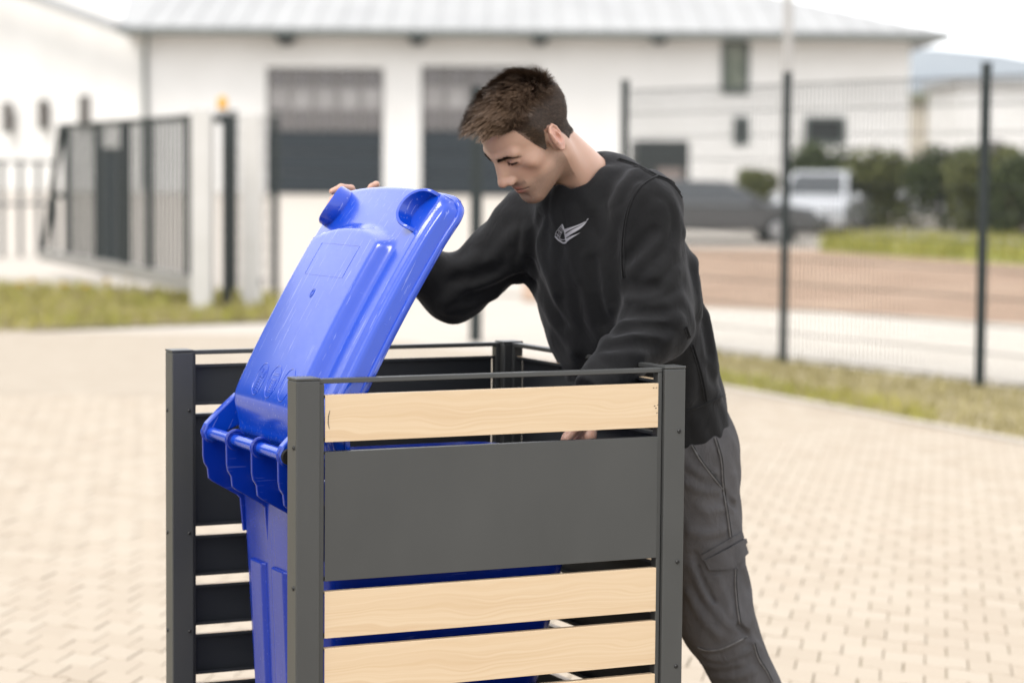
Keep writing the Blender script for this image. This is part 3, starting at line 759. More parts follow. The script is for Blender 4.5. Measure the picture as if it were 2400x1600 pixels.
body_rings = [brect(0, -.02, .065), brect(0, -.002, .07)] + [brect((z - .07) / .86, 0, z) for z in np.linspace(.085, ZT - .06, 12)] + \
    [brect(.94, .003, ZT - .056), brect(.945, .016, ZT - .051), brect(.95, .020, ZT - .042), brect(1, .020, ZT - .007), brect(1, .017, ZT - .001), brect(1, .006, ZT),
     brect(1, -.001, ZT - .005), brect(.96, -.004, ZT - .05), brect(.5, -.004, .5), brect(.02, -.006, .09)]
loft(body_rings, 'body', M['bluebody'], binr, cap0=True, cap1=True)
# raised vertical fluting on the back and side walls
fl = MB()
for vv_ in (VC - .13, VC, VC + .13):
    def wp(z, dv, out):
        t_ = (z - .07) / .86; return (lerp(.118, .082, t_) - out, vv_ + dv, z)
    V = []
    for z in (.12, .72):
        for dv, out in ((-.045, -.002), (-.034, .008), (.034, .008), (.045, -.002)): V.append(wp(z, dv, out))
    fl.add(V, [(0, 1, 5, 4), (1, 2, 6, 5), (2, 3, 7, 6), (0, 3, 2, 1), (4, 5, 6, 7)])
fl.build('back_flute', M['bluebody'], binr, bevel=.004)
# handle bar, lugs
BU, BZ, B0, B1, BR = .0175, .987, .094, .558, .0125
MB().tube([(BU, B0 - .004, BZ), (BU, B1 + .004, BZ)], BR, 24).build('handle_bar', M['blue'], binr, smooth=False)
smooth_angle(bpy.data.objects['handle_bar'])
lugp = [(-.0215, .0)]
for i in range(1, 12): a = math.pi - math.pi * i / 11 * .92; lugp.append((.0215 * math.cos(a), .0215 * math.sin(a)))
lugp += [(.030, -.006), (.060, -.012), (.075, -.012), (.078, -.115), (.086, -.215), (.071, -.217), (.064, -.145), (.056, -.137), (.0, -.105), (-.008, -.098), (-.0105, -.076), (-.018, -.064), (-.0205, -.05)]
for i, vv_ in enumerate((B0, .249, .404, B1)):
    o = MB().prism(lugp, lambda x, y, d: (BU + x, d, BZ + y), vv_ - .0035, vv_ + .0035).build('lug', M['bluebody'], binr, bevel=.0016)
    ring = MB(); c = (BU, vv_, BZ)
    P = [(BU + .0195 * math.cos(a), vv_, BZ + .0195 * math.sin(a)) for a in np.linspace(0, 2 * math.pi, 25)[:-1]]
    ring.tube(P, .0045, 8, close=True); r_ = ring.build('lug_ring', M['bluebody'], o); smooth_angle(r_)
for vv_, s_ in ((B0, -1), (B1, 1)):
    o = MB().tube([(BU, vv_ + s_ * .003, BZ), (BU, vv_ + s_ * .009, BZ), (BU, vv_ + s_ * .011, BZ)], [.0165, .0165, .014], 20).build('end_cap', M['black'], binr); smooth_angle(o)
# cross rib below the bar between the lugs
MB().box(.055, .082, B0, B1, .893, .915).build('cross_rib', M['bluebody'], binr, bevel=.004)
# wheels and axle
MB().tube([(.135, VC - .27, .1), (.135, VC + .27, .1)], .011, 12).build('axle', M['boltbright'], binr)
for vv_ in (VC - .255, VC + .255):
    w = MB().tube([(.135, vv_ - .024, .1), (.135, vv_ - .02, .1), (.135, vv_ + .02, .1), (.135, vv_ + .024, .1)], [.085, .1, .1, .085], 28).build('wheel', M['black'], binr); smooth_angle(w)

# ---- lid: pivot at the bar, opened by LA
LA = R(61.0)
# lid frame: x = along the lid from the bar, y = across, z = outward
LW, S0, S1, N0 = .290, .026, .628, -.062
LC = VC                                                            # middle of the lid
SCN = (S0 + S1) / 2; LH = (S1 - S0) / 2
def sst(a, b, x):
    t_ = np.clip((x - a) / (b - a), 0, 1); return t_ * t_ * (3 - 2 * t_)
def lid_h(s, t):
    """outer surface height over the rim plane; s metres from the pivot, t metres across from the middle"""
    q = np.abs(t) / LW; f = (s - S0) / (S1 - S0)
    base = .026 + .008 * (1 - q ** 2.4) - .005 * sst(.80, 1, f)
    side = .007 * (1 - sst(.905, .945, q))
    s_top = .497 - .026 * (q / .6) ** 2
    plat = .029 * (1 - sst(.605, .715, q)) * (1 - sst(s_top, s_top + .032, s))
    slot = -.005 * (1 - sst(.17, .20, np.abs(q - .02))) * sst(.503, .506, s) * (1 - sst(.514, .518, s))
    rear = -.045 * (1 - sst(0, .17, f)) ** 2.0
    return base + side + plat + slot + rear + .016 * (1 - ((s - .30) / .33) ** 2)
def boundary(a, b, grow=0.0, r=.055):
    """a (across), b (along) on the unit square's rim -> point of the rounded outline"""
    X, Yv = a * LW, b * LH
    rr = r if b > 0 else .050
    cx, cy = math.copysign(LW - rr, X), math.copysign(LH - rr, Yv)
    if abs(X) > LW - rr and abs(Yv) > LH - rr:
        dx, dy = X - cx, Yv - cy; L_ = math.hypot(dx, dy)
        if L_ > 1e-9: X, Yv = cx + dx / L_ * rr, cy + dy / L_ * rr
    nx, ny = X / LW, Yv / LH
    if b > 0: Yv -= .014 * (X / LW) ** 2 * (b ** 3)
    nn = np.array([nx ** 7, ny ** 7 if abs(ny) > 0 else 0]); L_ = np.linalg.norm(nn)
    if L_ > 0: X += nn[0] / L_ * grow; Yv += nn[1] / L_ * grow
    return X, Yv
NP = 72                                                            # points per side of the square
per = [(-1 + 2 * i / NP, -1) for i in range(NP)] + [(1, -1 + 2 * i / NP) for i in range(NP)] + [(1 - 2 * i / NP, 1) for i in range(NP)] + [(-1, 1 - 2 * i / NP) for i in range(NP)]
ms = [0.0] + list(np.linspace(.03, .86, 42)) + list(np.linspace(.87, 1, 18))
V = []; F = []; n = len(per)
EDGE = .012
for m_ in ms[1:]:
    for a, b in per:
        X, Yv = boundary(a, b); X *= m_; Yv *= m_; s_ = SCN + Yv
        e = (1 - m_) * min(LW, LH)
        hh = float(lid_h(np.float64(s_), np.float64(X)))
        drop = 0 if e > EDGE else EDGE - math.sqrt(max(0, EDGE ** 2 - (EDGE - e) ** 2))
        V.append((s_, LC + X, N0 + hh - drop * .9))
rim_top = V[-n:]
for grow, dz in ((.0006, -.020), (.001, -.021), (.007, -.0215), (.0085, -.0235), (.0085, -.033), (.007, -.0345), (.004, -.0345)):
    for k, (a, b) in enumerate(per):
        X, Yv = boundary(a, b, grow); V.append((SCN + Yv, LC + X, rim_top[k][2] + dz * (1 if b > -.98 else .5)))
nr = len(V) // n
V.append((SCN, LC, N0 + float(lid_h(np.float64(SCN), np.float64(0.0)))))
for i in range(nr - 1):
    for k in range(n): F.append((i * n + k, i * n + (k + 1) % n, (i + 1) * n + (k + 1) % n, (i + 1) * n + k))
for k in range(n): F.append((len(V) - 1, (k + 1) % n, k))
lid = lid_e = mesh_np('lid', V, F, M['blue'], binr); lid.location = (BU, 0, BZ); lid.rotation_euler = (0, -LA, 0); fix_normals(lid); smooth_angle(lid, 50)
so = lid.modifiers.new('thickness', 'SOLIDIFY'); so.thickness = .0035; so.offset = -1
def on_lid(s, t, dz=0.0): return (s, LC + t, N0 + float(lid_h(np.float64(s), np.float64(t))) + dz)
# hinge arms from the bar ends to the lid
for sgn in (-1, 1):
    vv_ = LC + sgn * .232
    arm = [(-.019, .008), (-.008, .020), (.012, .021), (.050, .010), (.10, -.008), (.13, -.055), (.06, -.060), (.02, -.030), (-.005, -.020), (-.018, -.010)]
    MB().prism(arm, lambda x, y, d: (x, d, y), vv_ - .012, vv_ + .012).build('hinge_arm', M['blue'], lid_e, bevel=.004)
# horseshoe grips on the two front corners
for sgn in (-1, 1):
    cs, ct = .566, sgn * .240
    V = []; F = []; n_ = 30
    for i in range(n_ + 1):
        a = lerp(R(-8), R(188), i / n_)                             # arc bulging towards the middle of the lid
        w = math.sin(math.pi * min(1, max(0, (i / n_)))) ** .45
        for rad, top in ((1, 0), (1.0, 1), (.955, 1.06), (.86, 1.0), (.84, 0)):
            s_ = cs + .048 * rad * math.cos(a) * 1.0 ; t_ = ct - sgn * .050 * rad * math.sin(a)
            z_ = on_lid(min(s_, S1 - .012), t_)[2]
            V.append((s_, LC + t_, z_ - .012 + top * (.012 + .034 * w)))
    for i in range(n_):
        for k in range(4): F.append((i * 5 + k, i * 5 + k + 1, (i + 1) * 5 + k + 1, (i + 1) * 5 + k))
    F += [tuple(range(5)), tuple(n_ * 5 + k for k in range(4, -1, -1))]
    g = mesh_np('grip', V, F, M['blue'], lid_e); fix_normals(g); smooth_angle(g, 45)
# embossed marks
def emb(name, lines, r=.0008):
    b = MB()
    for ln in lines:
        b.tube([on_lid(s, t, .0001) for s, t in ln], r, 5)
    return b.build(name, M['blue'], lid)
def ell(cs, ct, a, b, n=36, a0=0, a1=360): return [(cs + a * math.cos(R(a0 + (a1 - a0) * i / n)), ct + b * math.sin(R(a0 + (a1 - a0) * i / n))) for i in range(n + 1)]
def rectl(s0, s1, t0, t1, n=14):
    P = [(lerp(s0, s1, i / n), t0) for i in range(n)] + [(s1, lerp(t0, t1, i / n)) for i in range(n)] + [(lerp(s1, s0, i / n), t1) for i in range(n)] + [(s0, lerp(t1, t0, i / n)) for i in range(n + 1)]
    return P
emb('label_field', [rectl(.384, .460, -.110, .102)], .0005)
emb('gate_mark', [ell(.342, .002, .010, .008), ell(.342, .002, .006, .005)], .001)
marks = []
for ct in (.056, -.022, -.100): marks.append(ell(.137, ct, .036, .028))
marks += [rectl(.114, .142, -.036, -.008, 6), [(.152, -.040), (.152, -.004)], [(.156, -.036), (.156, -.010)]]
for i in range(5): marks.append([(.118 + i * .005, -.029), (.120 + i * .005, -.022), (.118 + i * .005, -.015)])
for k in (1, 2): marks.append(ell(.152, .052, .007 * k, .007 * k, 8, -150, -60))
marks += [ell(.156, .060, .005, .004, 10)]
for i in range(6): marks.append([(.110 + i * .006, .066), (.113 + i * .006, .054), (.110 + i * .006, .046)])
emb('recycling_mark', marks, .0009)
# ------------------------------------------------------------------ distance-field modelling for the figure
f32 = np.float32
def A3(*p): return np.array(p, dtype=f32)
def d_cone(p, a, b, ra, rb):
    a = np.asarray(a, f32); b = np.asarray(b, f32); ab = b - a
    t_ = np.clip(((p - a) @ ab) / f32(ab @ ab), 0, 1)
    q = p - a - t_[..., None] * ab
    return np.sqrt(q[..., 0] ** 2 + q[..., 1] ** 2 + q[..., 2] ** 2) - (f32(ra) + t_ * f32(rb - ra))
def d_ell(p, c, r, Rm=None):
    q = p - np.asarray(c, f32)
    if Rm is not None: q = q @ np.asarray(Rm, f32)            # columns of Rm are the ellipsoid's axes
    r = np.asarray(r, f32); a = q / r; k0 = np.sqrt((a * a).sum(-1)) + f32(1e-9); b = a / r; k1 = np.sqrt((b * b).sum(-1)) + f32(1e-9)
    return k0 * (k0 - 1) / k1
def smin(a, b, k):
    h = np.maximum(k - np.abs(a - b), 0) / k; return np.minimum(a, b) - h * h * k * f32(.25)
def smax(a, b, k): return -smin(-a, -b, k)

def nets(f, lo, hi, h, blk=16, lip=1.35, grp=16):
    """sparse surface nets: returns vertices, quads"""
    lo = np.array(lo, float); n = np.ceil((np.array(hi) - lo) / h / blk).astype(int) * blk + 1
    nb = (n - 1) // blk
    G = np.full(n, 1.0, f32)
    bi = np.stack(np.meshgrid(*[np.arange(k) for k in nb], indexing='ij'), -1).reshape(-1, 3)
    cen = (lo + (bi + .5) * blk * h).astype(f32); dc = f(cen); rad = blk * h * .87 * lip
    loc = np.stack(np.meshgrid(*[np.arange(blk + 1)] * 3, indexing='ij'), -1).reshape(-1, 3)
    act = []
    for b, d in zip(bi, dc):
        o = b * blk
        if abs(d) > rad: 
            if d < 0: G[o[0]:o[0] + blk + 1, o[1]:o[1] + blk + 1, o[2]:o[2] + blk + 1] = -1
        else: act.append(o)
    for i in range(0, len(act), grp):
        ch = act[i:i + grp]
        P = np.concatenate([(lo + (o + loc) * h) for o in ch]).astype(f32); D = f(P).reshape(len(ch), blk + 1, blk + 1, blk + 1)
        for o, d in zip(ch, D): G[o[0]:o[0] + blk + 1, o[1]:o[1] + blk + 1, o[2]:o[2] + blk + 1] = d
    S = G < 0
    c = [S[i:n[0] - 1 + i, j:n[1] - 1 + j, k:n[2] - 1 + k] for i in (0, 1) for j in (0, 1) for k in (0, 1)]
    cnt = sum(x.astype(np.int8) for x in c); ac = np.argwhere((cnt > 0) & (cnt < 8))
    idx = np.full(n - 1, -1, np.int64); idx[tuple(ac.T)] = np.arange(len(ac))
    cv = np.stack([G[ac[:, 0] + i, ac[:, 1] + j, ac[:, 2] + k] for i in (0, 1) for j in (0, 1) for k in (0, 1)], 1)
    off = np.array([(i, j, k) for i in (0, 1) for j in (0, 1) for k in (0, 1)], float)
    acc = np.zeros((len(ac), 3)); w = np.zeros(len(ac))
    for a in range(8):
        for b in range(a + 1, 8):
            if np.abs(off[a] - off[b]).sum() == 1:
                va, vb = cv[:, a], cv[:, b]; mk = (va < 0) != (vb < 0)
                t_ = np.where(mk, va / np.where(mk, va - vb, 1), 0)
                acc += np.where(mk[:, None], off[a] + t_[:, None] * (off[b] - off[a]), 0); w += mk
    V = lo + (ac + acc / w[:, None]) * h
    Q = []
    for ax in range(3):
        s0 = [slice(None)] * 3; s1 = [slice(None)] * 3; s0[ax] = slice(0, -1); s1[ax] = slice(1, None)
        A, B = S[tuple(s0)], S[tuple(s1)]; e = np.argwhere(A != B)
        u, v_ = [(1, 2), (2, 0), (0, 1)][ax]
        e = e[(e[:, u] > 0) & (e[:, v_] > 0) & (e[:, u] < n[u] - 1) & (e[:, v_] < n[v_] - 1)]
        def cell(du, dv):
            q = e.copy(); q[:, u] -= du; q[:, v_] -= dv; return idx[q[:, 0], q[:, 1], q[:, 2]]
        qd = np.stack([cell(1, 1), cell(0, 1), cell(0, 0), cell(1, 0)], 1)
        fl_ = ~A[tuple(e.T)]; qd[fl_] = qd[fl_][:, ::-1]
        Q.append(qd)
    Q = np.concatenate(Q); Q = Q[(Q >= 0).all(1)]
    return V, Q

def relax(V, Q, it=2, lam=.5):
    for _ in range(it):
        S_ = np.zeros_like(V); C_ = np.zeros(len(V))
        for a, b in ((0, 1), (1, 2), (2, 3), (3, 0)):
            for x, y in ((a, b), (b, a)):
                np.add.at(S_, Q[:, x], V[Q[:, y]]); np.add.at(C_, Q[:, x], 1)
        V = V + lam * (S_ / np.maximum(C_, 1)[:, None] - V)
    return V

def trace(f, px, t0=4.9, t1=6.1):
    """first hit of the camera rays through these points with the field f"""
    D = np.array([ray(x, y) for x, y in px]); D /= np.linalg.norm(D, axis=1)[:, None]
    t_ = np.full(len(D), t0); ok = np.zeros(len(D), bool); live = np.arange(len(D))
    for _ in range(90):
        if len(live) == 0: break
        d = f((CAM + D[live] * t_[live][:, None]).astype(f32)); hit = d < .0008; ok[live[hit]] = True
        t_[live] = np.where(hit, t_[live], t_[live] + np.maximum(d, .001) * .85); live = live[~hit & (t_[live] < t1)]
    return CAM + D * t_[:, None], ok
def grad(f, P, e=.0015):
    P = P.astype(f32); g = np.stack([f(P + A3(e, 0, 0)) - f(P - A3(e, 0, 0)), f(P + A3(0, e, 0)) - f(P - A3(0, e, 0)), f(P + A3(0, 0, e)) - f(P - A3(0, 0, e))], -1)
    return g / (np.linalg.norm(g, axis=-1, keepdims=True) + 1e-9)

# ------------------------------------------------------------------ the man: head
def rot3(y, p, r):
    cz, sz, cx, sx, cy, sy = math.cos(y), math.sin(y), math.cos(p), math.sin(p), math.cos(r), math.sin(r)
    return np.array([[cz, -sz, 0], [sz, cz, 0], [0, 0, 1]]) @ np.array([[1, 0, 0], [0, cx, -sx], [0, sx, cx]]) @ np.array([[cy, 0, sy], [0, 1, 0], [-sy, 0, cy]])
HR = rot3(R(124), R(-45), R(-7)); HO = np.array([.031, 5.30, 1.631]); HS = 1.02     # head: x right, y forward, z up
def h2w(P): return HO + (np.asarray(P) * HS) @ HR.T
def w2h(P): return ((np.asarray(P) - HO) @ HR) / HS
NECKB = at(1380, 440, 5.44); NB = w2h(NECKB)
EAR_AX = np.array([[.90, .38, -.05], [-.40, .90, -.22], [-.03, .23, .97]])   # rows: out, back(-y is back), up  (built below)
def ear_frame():
    out = np.array([.88, -.45, .08]); out /= np.linalg.norm(out); up = np.array([.10, -.20, .97]); up -= out * (up @ out); up /= np.linalg.norm(up)
    fr = np.cross(up, out); return np.stack([out, fr, up], 1)                 # columns: out, front(+)/back, up
EF = ear_frame(); EC = np.array([.0765, -.010, -.007])
def head_sdf(p):
    ax = np.abs(p[..., 0]); q = np.stack([ax, p[..., 1], p[..., 2]], -1)
    d = d_ell(p, (0, -.018, .046), (.0745, .093, .080))
    d = smin(d, d_ell(p, (0, .018, .046), (.063, .073, .066)), .03)
    d = smin(d, d_ell(p, (0, .028, -.026), (.057, .057, .074)), .03)
    d = smin(d, d_ell(p, (0, .026, -.074), (.046, .052, .040)), .025)
    d = smin(d, d_cone(q, (.047, -.006, -.058), (.017, .066, -.100), .019, .019), .022)
    d = smin(d, d_ell(p, (0, .076, -.103), (.021, .017, .018)), .016)
    d = smin(d, d_ell(q, (.043, .054, -.014), (.020, .021, .018)), .028)
    d = smin(d, d_cone(q, (.009, .089, .026), (.044, .074, .029), .0095, .009), .014)
    d = smax(d, -d_ell(q, (.031, .1015, .006), (.0185, .021, .0125)), .010)
    d = smax(d, -d_ell(q, (.050, .088, -.040), (.017, .016, .024)), .03)       # hollow of the cheek
    d = smin(d, d_ell(q, (.031, .0735, .0085), (.0155, .0145, .0115)), .005)
    d = smax(d, -d_cone(q, (.020, .0905, .0060), (.043, .083, .0055), .0018, .0014), .002)   # lash line groove
    # nose
    d = smin(d, d_ell(p, (0, .060, -.034), (.036, .034, .036)), .022)
    d = smin(d, d_ell(p, (0, .084, -.014), (.0165, .020, .030)), .012)
    d = smin(d, d_cone(p, (0, .087, .021), (0, .1095, -.021), .0088, .0102), .012)
    d = smin(d, d_ell(p, (0, .1125, -.0285), (.0120, .0125, .0100)), .007)
    d = smin(d, d_ell(q, (.0132, .1010, -.0330), (.0082, .0118, .0086)), .006)
    d = smax(d, -d_ell(q, (.0067, .1060, -.0420), (.0038, .0068, .0036)), .003)
    # mouth
    d = smin(d, d_ell(p, (0, .072, -.066), (.029, .022, .026)), .016)
    d = smin(d, d_cone(q, (.003, .0930, -.0590), (.021, .0825, -.0640), .0050, .0032), .006)
    d = smin(d, d_cone(q, (.0, .0910, -.0720), (.018, .0830, -.0700), .0072, .0038), .006)
    d = smax(d, -d_cone(q, (.0, .0990, -.0655), (.0265, .0840, -.0670), .0018, .0013), .003)
    d = smax(d, -d_ell(p, (0, .103, -.0860), (.018, .015, .006)), .010)
    # ears
    e = (q - EC.astype(f32)) @ EF.astype(f32)
    d = smin(d, d_ell(e, (-.004, .004, -.006), (.012, .010, .022)), .010)
    disc = d_ell(e, (.003, 0, 0), (.0055, .0175, .0315))
    pts = [(.0062, .0135, .006), (.0075, .014, .020), (.0075, .004, .0295), (.0075, -.0085, .0285), (.0078, -.0160, .017), (.0075, -.0165, .003), (.0068, -.0125, -.012), (.006, -.006, -.022), (.005, .002, -.0285), (.004, .009, -.024)]
    rim = None
    for a, b in zip(pts[:-1], pts[1:]):
        c = d_cone(e, a, b, .0032, .0032); rim = c if rim is None else np.minimum(rim, c)
    disc = smin(disc, rim, .003)
    anti = np.minimum(d_cone(e, (.0075, -.004, .017), (.0085, -.0085, 0), .0028, .003), d_cone(e, (.0085, -.0085, 0), (.007, -.002, -.015), .003, .0026))
    disc = smin(disc, anti, .003)
    disc = smax(disc, -d_ell(e, (.0115, .001, -.002), (.0100, .0085, .0125)), .003)
    disc = smin(disc, d_ell(e, (.006, .0115, -.004), (.004, .0035, .006)), .003)
    d = smin(d, disc, .004)
    # neck
    nb = NB.astype(f32)
    d = smin(d, d_cone(p, (0, -.034, -.045), nb, .052, .058), .030)
    d = smin(d, d_cone(q * A3(1, 1, 1), (.052, -.03, -.035), (.030, nb[1] + .045, nb[2] - .01), .014, .014), .022)   # neck muscle
    return d
# skin ------------------------------------------------------------
m = M['skin'] = mat('skin', (.56, .34, .255), .46, spec=.4); t = NT(m)
att = t.n('ShaderNodeAttribute', attribute_name='tint'); g_ = t.n('ShaderNodeNewGeometry')
por = t.noise(t.coord('Object'), 420, 3, .6); blo = t.noise(t.coord('Object'), 38, 4, .6)
stub = t.noise(t.coord('Object'), 900, 2, .5)
sepc = t.n('ShaderNodeSeparateColor'); t.l(att.outputs['Color'], sepc.inputs[0])
c = t.mix(t.math('MULTIPLY', blo, .35), (.66, .42, .315), (.54, .29, .205))
c = t.mix(sepc.outputs[0], c, (.56, .20, .15))                                    # red: lips, ears, nose
c = t.mix(t.math('MULTIPLY', sepc.outputs[1], t.math('MULTIPLY_ADD', stub, .9, .1)), c, (.13, .085, .06))   # green: stubble, brows
c = t.mix(sepc.outputs[2], c, (.035, .02, .016))                                   # blue: lash line, nostril
t.base(c); t.bump(por, .15, .0006)
t.b.inputs['Subsurface Weight'].default_value = .18; t.b.inputs['Subsurface Radius'].default_value = (1.0, .35, .2); t.b.inputs['Subsurface Scale'].default_value = .006
man = empty('person', (at(1500, 900, 5.6)[0], 5.6, 0), 0, 'man in black sweatshirt and grey cargo trousers leaning over the enclosure', 'person')
MO = np.array(man.location)

def g_(x, c, w): return np.exp(-((x - c) / w) ** 2)
Vh, Qh = nets(head_sdf, (-.105, -.135, -.235), (.105, .135, .145), .0021)
Vh = relax(Vh, Qh, 1, .35)
x_, y_, z_ = np.abs(Vh[:, 0]), Vh[:, 1], Vh[:, 2]
tint = np.zeros((len(Vh), 4), f32); tint[:, 3] = 1
e_ = (np.stack([x_, y_, z_], 1) - EC) @ EF
earw = np.clip(1 - np.sqrt((e_[:, 1] / .021) ** 2 + (e_[:, 2] / .036) ** 2), 0, 1) ** .5 * (e_[:, 0] > -.004)
lip = (g_(z_, -.0590 - .06 * x_, .0050) + g_(z_, -.0720 + .03 * x_, .0060)) * (x_ < .025) * (y_ > .078) * np.clip(1.6 - x_ / .016, 0, 1)
nose = np.exp(-((x_ / .014) ** 2 + ((y_ - .114) / .02) ** 2 + ((z_ + .036) / .014) ** 2))
cheek = np.exp(-(((x_ - .045) / .022) ** 2 + ((y_ - .062) / .03) ** 2 + ((z_ + .022) / .02) ** 2))
tint[:, 0] = np.clip(.55 * earw + .95 * np.clip(lip, 0, 1) + .38 * nose + .22 * cheek, 0, 1)
beard = np.clip((-.048 - z_ + .35 * np.clip(.02 - y_, 0, .1) - .0 * x_) / .018, 0, 1) * (y_ > -.012) * np.clip((z_ + .135) / .02, 0, 1)
beard *= 1 - .8 * np.clip(lip, 0, 1); mous = np.exp(-(((z_ + .0495) / .006) ** 2)) * (x_ < .03) * (y_ > .075) * np.clip((x_ - .002) / .006, .3, 1)
sideb = np.exp(-(((y_ - .006) / .012) ** 2)) * np.clip((.01 - z_) / .02, 0, 1) * np.clip((z_ + .075) / .04, 0, 1) * (x_ > .04)
brow = np.exp(-(((z_ - (.0245 + .10 * (x_ - .01) - 2.6 * np.clip(x_ - .034, 0, 1) ** 1.3)) / .0056) ** 2)) * np.clip((x_ - .007) / .006, 0, 1) * np.clip((.052 - x_) / .012, 0, 1) * (y_ > .055)
tint[:, 1] = np.clip(.95 * beard + .95 * mous + .7 * sideb + 1.25 * brow, 0, 1)
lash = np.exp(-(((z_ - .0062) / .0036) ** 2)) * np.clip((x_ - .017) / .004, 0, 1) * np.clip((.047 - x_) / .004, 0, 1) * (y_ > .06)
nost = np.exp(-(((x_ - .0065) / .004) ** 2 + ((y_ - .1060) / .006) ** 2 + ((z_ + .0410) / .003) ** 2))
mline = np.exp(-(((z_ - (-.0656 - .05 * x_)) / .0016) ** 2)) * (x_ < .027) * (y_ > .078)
eye_shade = np.exp(-(((x_ - .030) / .017) ** 2 + ((z_ - .006) / .010) ** 2)) * (y_ > .06)  # shade around the eyes painted into the skin tint
tint[:, 0] = np.clip(tint[:, 0] + .22 * eye_shade, 0, 1); tint[:, 2] = np.clip(.06 * eye_shade + 1.0 * lash + .7 * nost + .55 * mline, 0, 1)
BODYV = [h2w(Vh) - MO]; BODYQ = [Qh]; BODYT = [tint]
def w_head(P): return head_sdf(w2h(P).astype(f32)) * f32(HS)

# ---------------------------------------------------------------- hair
def hair_len(P):
    """length in metres; 0 where no hair grows"""
    x, y, z = np.abs(P[:, 0]), P[:, 1], P[:, 2]
    zf = .080 + .006 * np.cos(x / .05 * 3.0) - .012 * np.clip((x - .035) / .03, 0, 1)        # forehead hairline
    front = np.interp(z, [-.02, .0, .02, .045, .062, .075, .088], [.016, .024, .034, .043, .047, .050, .066])
    ok = y < front
    low = np.interp(y, [-.12, -.085, -.045, -.028, -.012, .004, .014, .03], [-.060, -.058, -.040, .022, .032, .028, -.012, -.012])
    ok &= z > low
    top = np.clip((z - .060) / .030, 0, 1) * np.clip((.068 - x) / .022, 0, 1); fr = np.clip((y + .01) / .07, 0, 1)
    fr = fr * (1 - .45 * np.clip((x - .022) / .03, 0, 1) * np.clip((y - .03) / .03, 0, 1))
    L_ = .007 + .012 * np.clip((z - low) / .06, 0, 1) + top * (.015 + .021 * fr)
    return np.where(ok, L_, 0)
rr = np.random.RandomState(5)
tri = np.concatenate([Qh[:, [0, 1, 2]], Qh[:, [0, 2, 3]]]); a, b, c = Vh[tri[:, 0]], Vh[tri[:, 1]], Vh[tri[:, 2]]
cen = (a + b + c) / 3; ar = np.linalg.norm(np.cross(b - a, c - a), axis=1) * (hair_len(cen) > 0)
NS = 42000
ti = rr.choice(len(tri), NS, p=ar / ar.sum()); r1, r2 = np.sqrt(rr.rand(NS)), rr.rand(NS)
root = a[ti] * (1 - r1)[:, None] + b[ti] * (r1 * (1 - r2))[:, None] + c[ti] * (r1 * r2)[:, None]
nrm = grad(head_sdf, root); Ln = hair_len(root) * rr.uniform(.68, 1.06, NS); kp = Ln > 0; root, nrm, Ln = root[kp], nrm[kp], Ln[kp]; NS = len(root)
def vnoise(P, s, seed):
    q = P * s; r_ = np.random.RandomState(seed); o = np.zeros((len(P), 3))
    for k in range(5):
        W_ = r_.normal(0, 1, (3, 3)); o += np.sin(q @ W_ + r_.rand(3) * 6.28) / (1 + .3 * k)
    return o / 3
topw = (np.clip((root[:, 2] - .060) / .03, 0, 1) * np.clip((.070 - np.abs(root[:, 0])) / .022, 0, 1))[:, None]; frw = np.clip((root[:, 1] - .0) / .07, 0, 1)[:, None]; crown = np.clip((-.02 - root[:, 1]) / .05, 0, 1)[:, None]
side_dir = np.array([0, -.30, -.75]) + np.array([0, -.5, .5]) * np.clip((root[:, [1]] - .01) / .03, 0, 1) * np.clip((root[:, [2]] - .01) / .03, 0, 1) + nrm * .42
top_dir = np.array([0, 1.0, .16]) * (.75 + .35 * frw) + nrm * (.72 - .12 * frw + .10 * crown)
dir0 = side_dir * (1 - topw) + top_dir * topw + vnoise(root, 70, 3) * (.08 + .16 * topw) + vnoise(root, 190, 4) * (.05 + .14 * topw) + rr.normal(0, .09, (NS, 3))
dir0 -= nrm * np.minimum(0, (dir0 * nrm).sum(1, keepdims=True) - .12)
dir0 /= np.linalg.norm(dir0, axis=1, keepdims=True)
bend = np.array([0, .35, -.30]) * frw * topw * np.clip((.045 - np.abs(root[:, [0]])) / .02, 0, 1) + np.array([0, .15, -.1]) * topw * (1 - frw) + vnoise(root, 60, 9) * .12
seg = 5; ts = np.linspace(0, 1, seg + 1)
wdir = np.cross(dir0, nrm); wdir /= np.linalg.norm(wdir, axis=1, keepdims=True) + 1e-9
wid = (.00042 + .00026 * rr.rand(NS))[:, None]
gi = rr.choice(NS, 3200, replace=False); near = np.empty(NS, int)
for i in range(0, NS, 4000):
    near[i:i + 4000] = gi[((root[i:i + 4000, None, :] - root[gi][None]) ** 2).sum(-1).argmin(1)]
clump = .08 + .40 * topw; HVv = []
for t_ in ts:
    P0 = (dir0 * t_ + bend * t_ * t_ * .45) * Ln[:, None]
    Pg = root[near] + P0[near] * (Ln / Ln[near])[:, None].clip(.7, 1.3) + (root - root[near]) * .30
    P = root - nrm * .0012 + P0; P = P + (Pg - P) * clump * t_ ** 1.3
    ww = wid * (1 - .75 * t_ ** 2); HVv += [P - wdir * ww, P + wdir * ww]
HV = np.stack(HVv, 1).reshape(-1, 3)
base_i = np.arange(NS)[:, None] * (2 * (seg + 1)); HQ = np.concatenate([base_i + np.array([2 * k, 2 * k + 1, 2 * k + 3, 2 * k + 2]) for k in range(seg)])
m = M['hair'] = mat('brown_hair', (.055, .033, .022), .45, spec=.28); t = NT(m)
att = t.n('ShaderNodeAttribute', attribute_name='tip')
rnd_ = t.n('ShaderNodeAttribute', attribute_name='shade').outputs['Fac']
cr = t.ramp(rnd_, [(0, (.033, .020, .013)), (.5, (.070, .043, .028)), (1, (.135, .084, .054))])
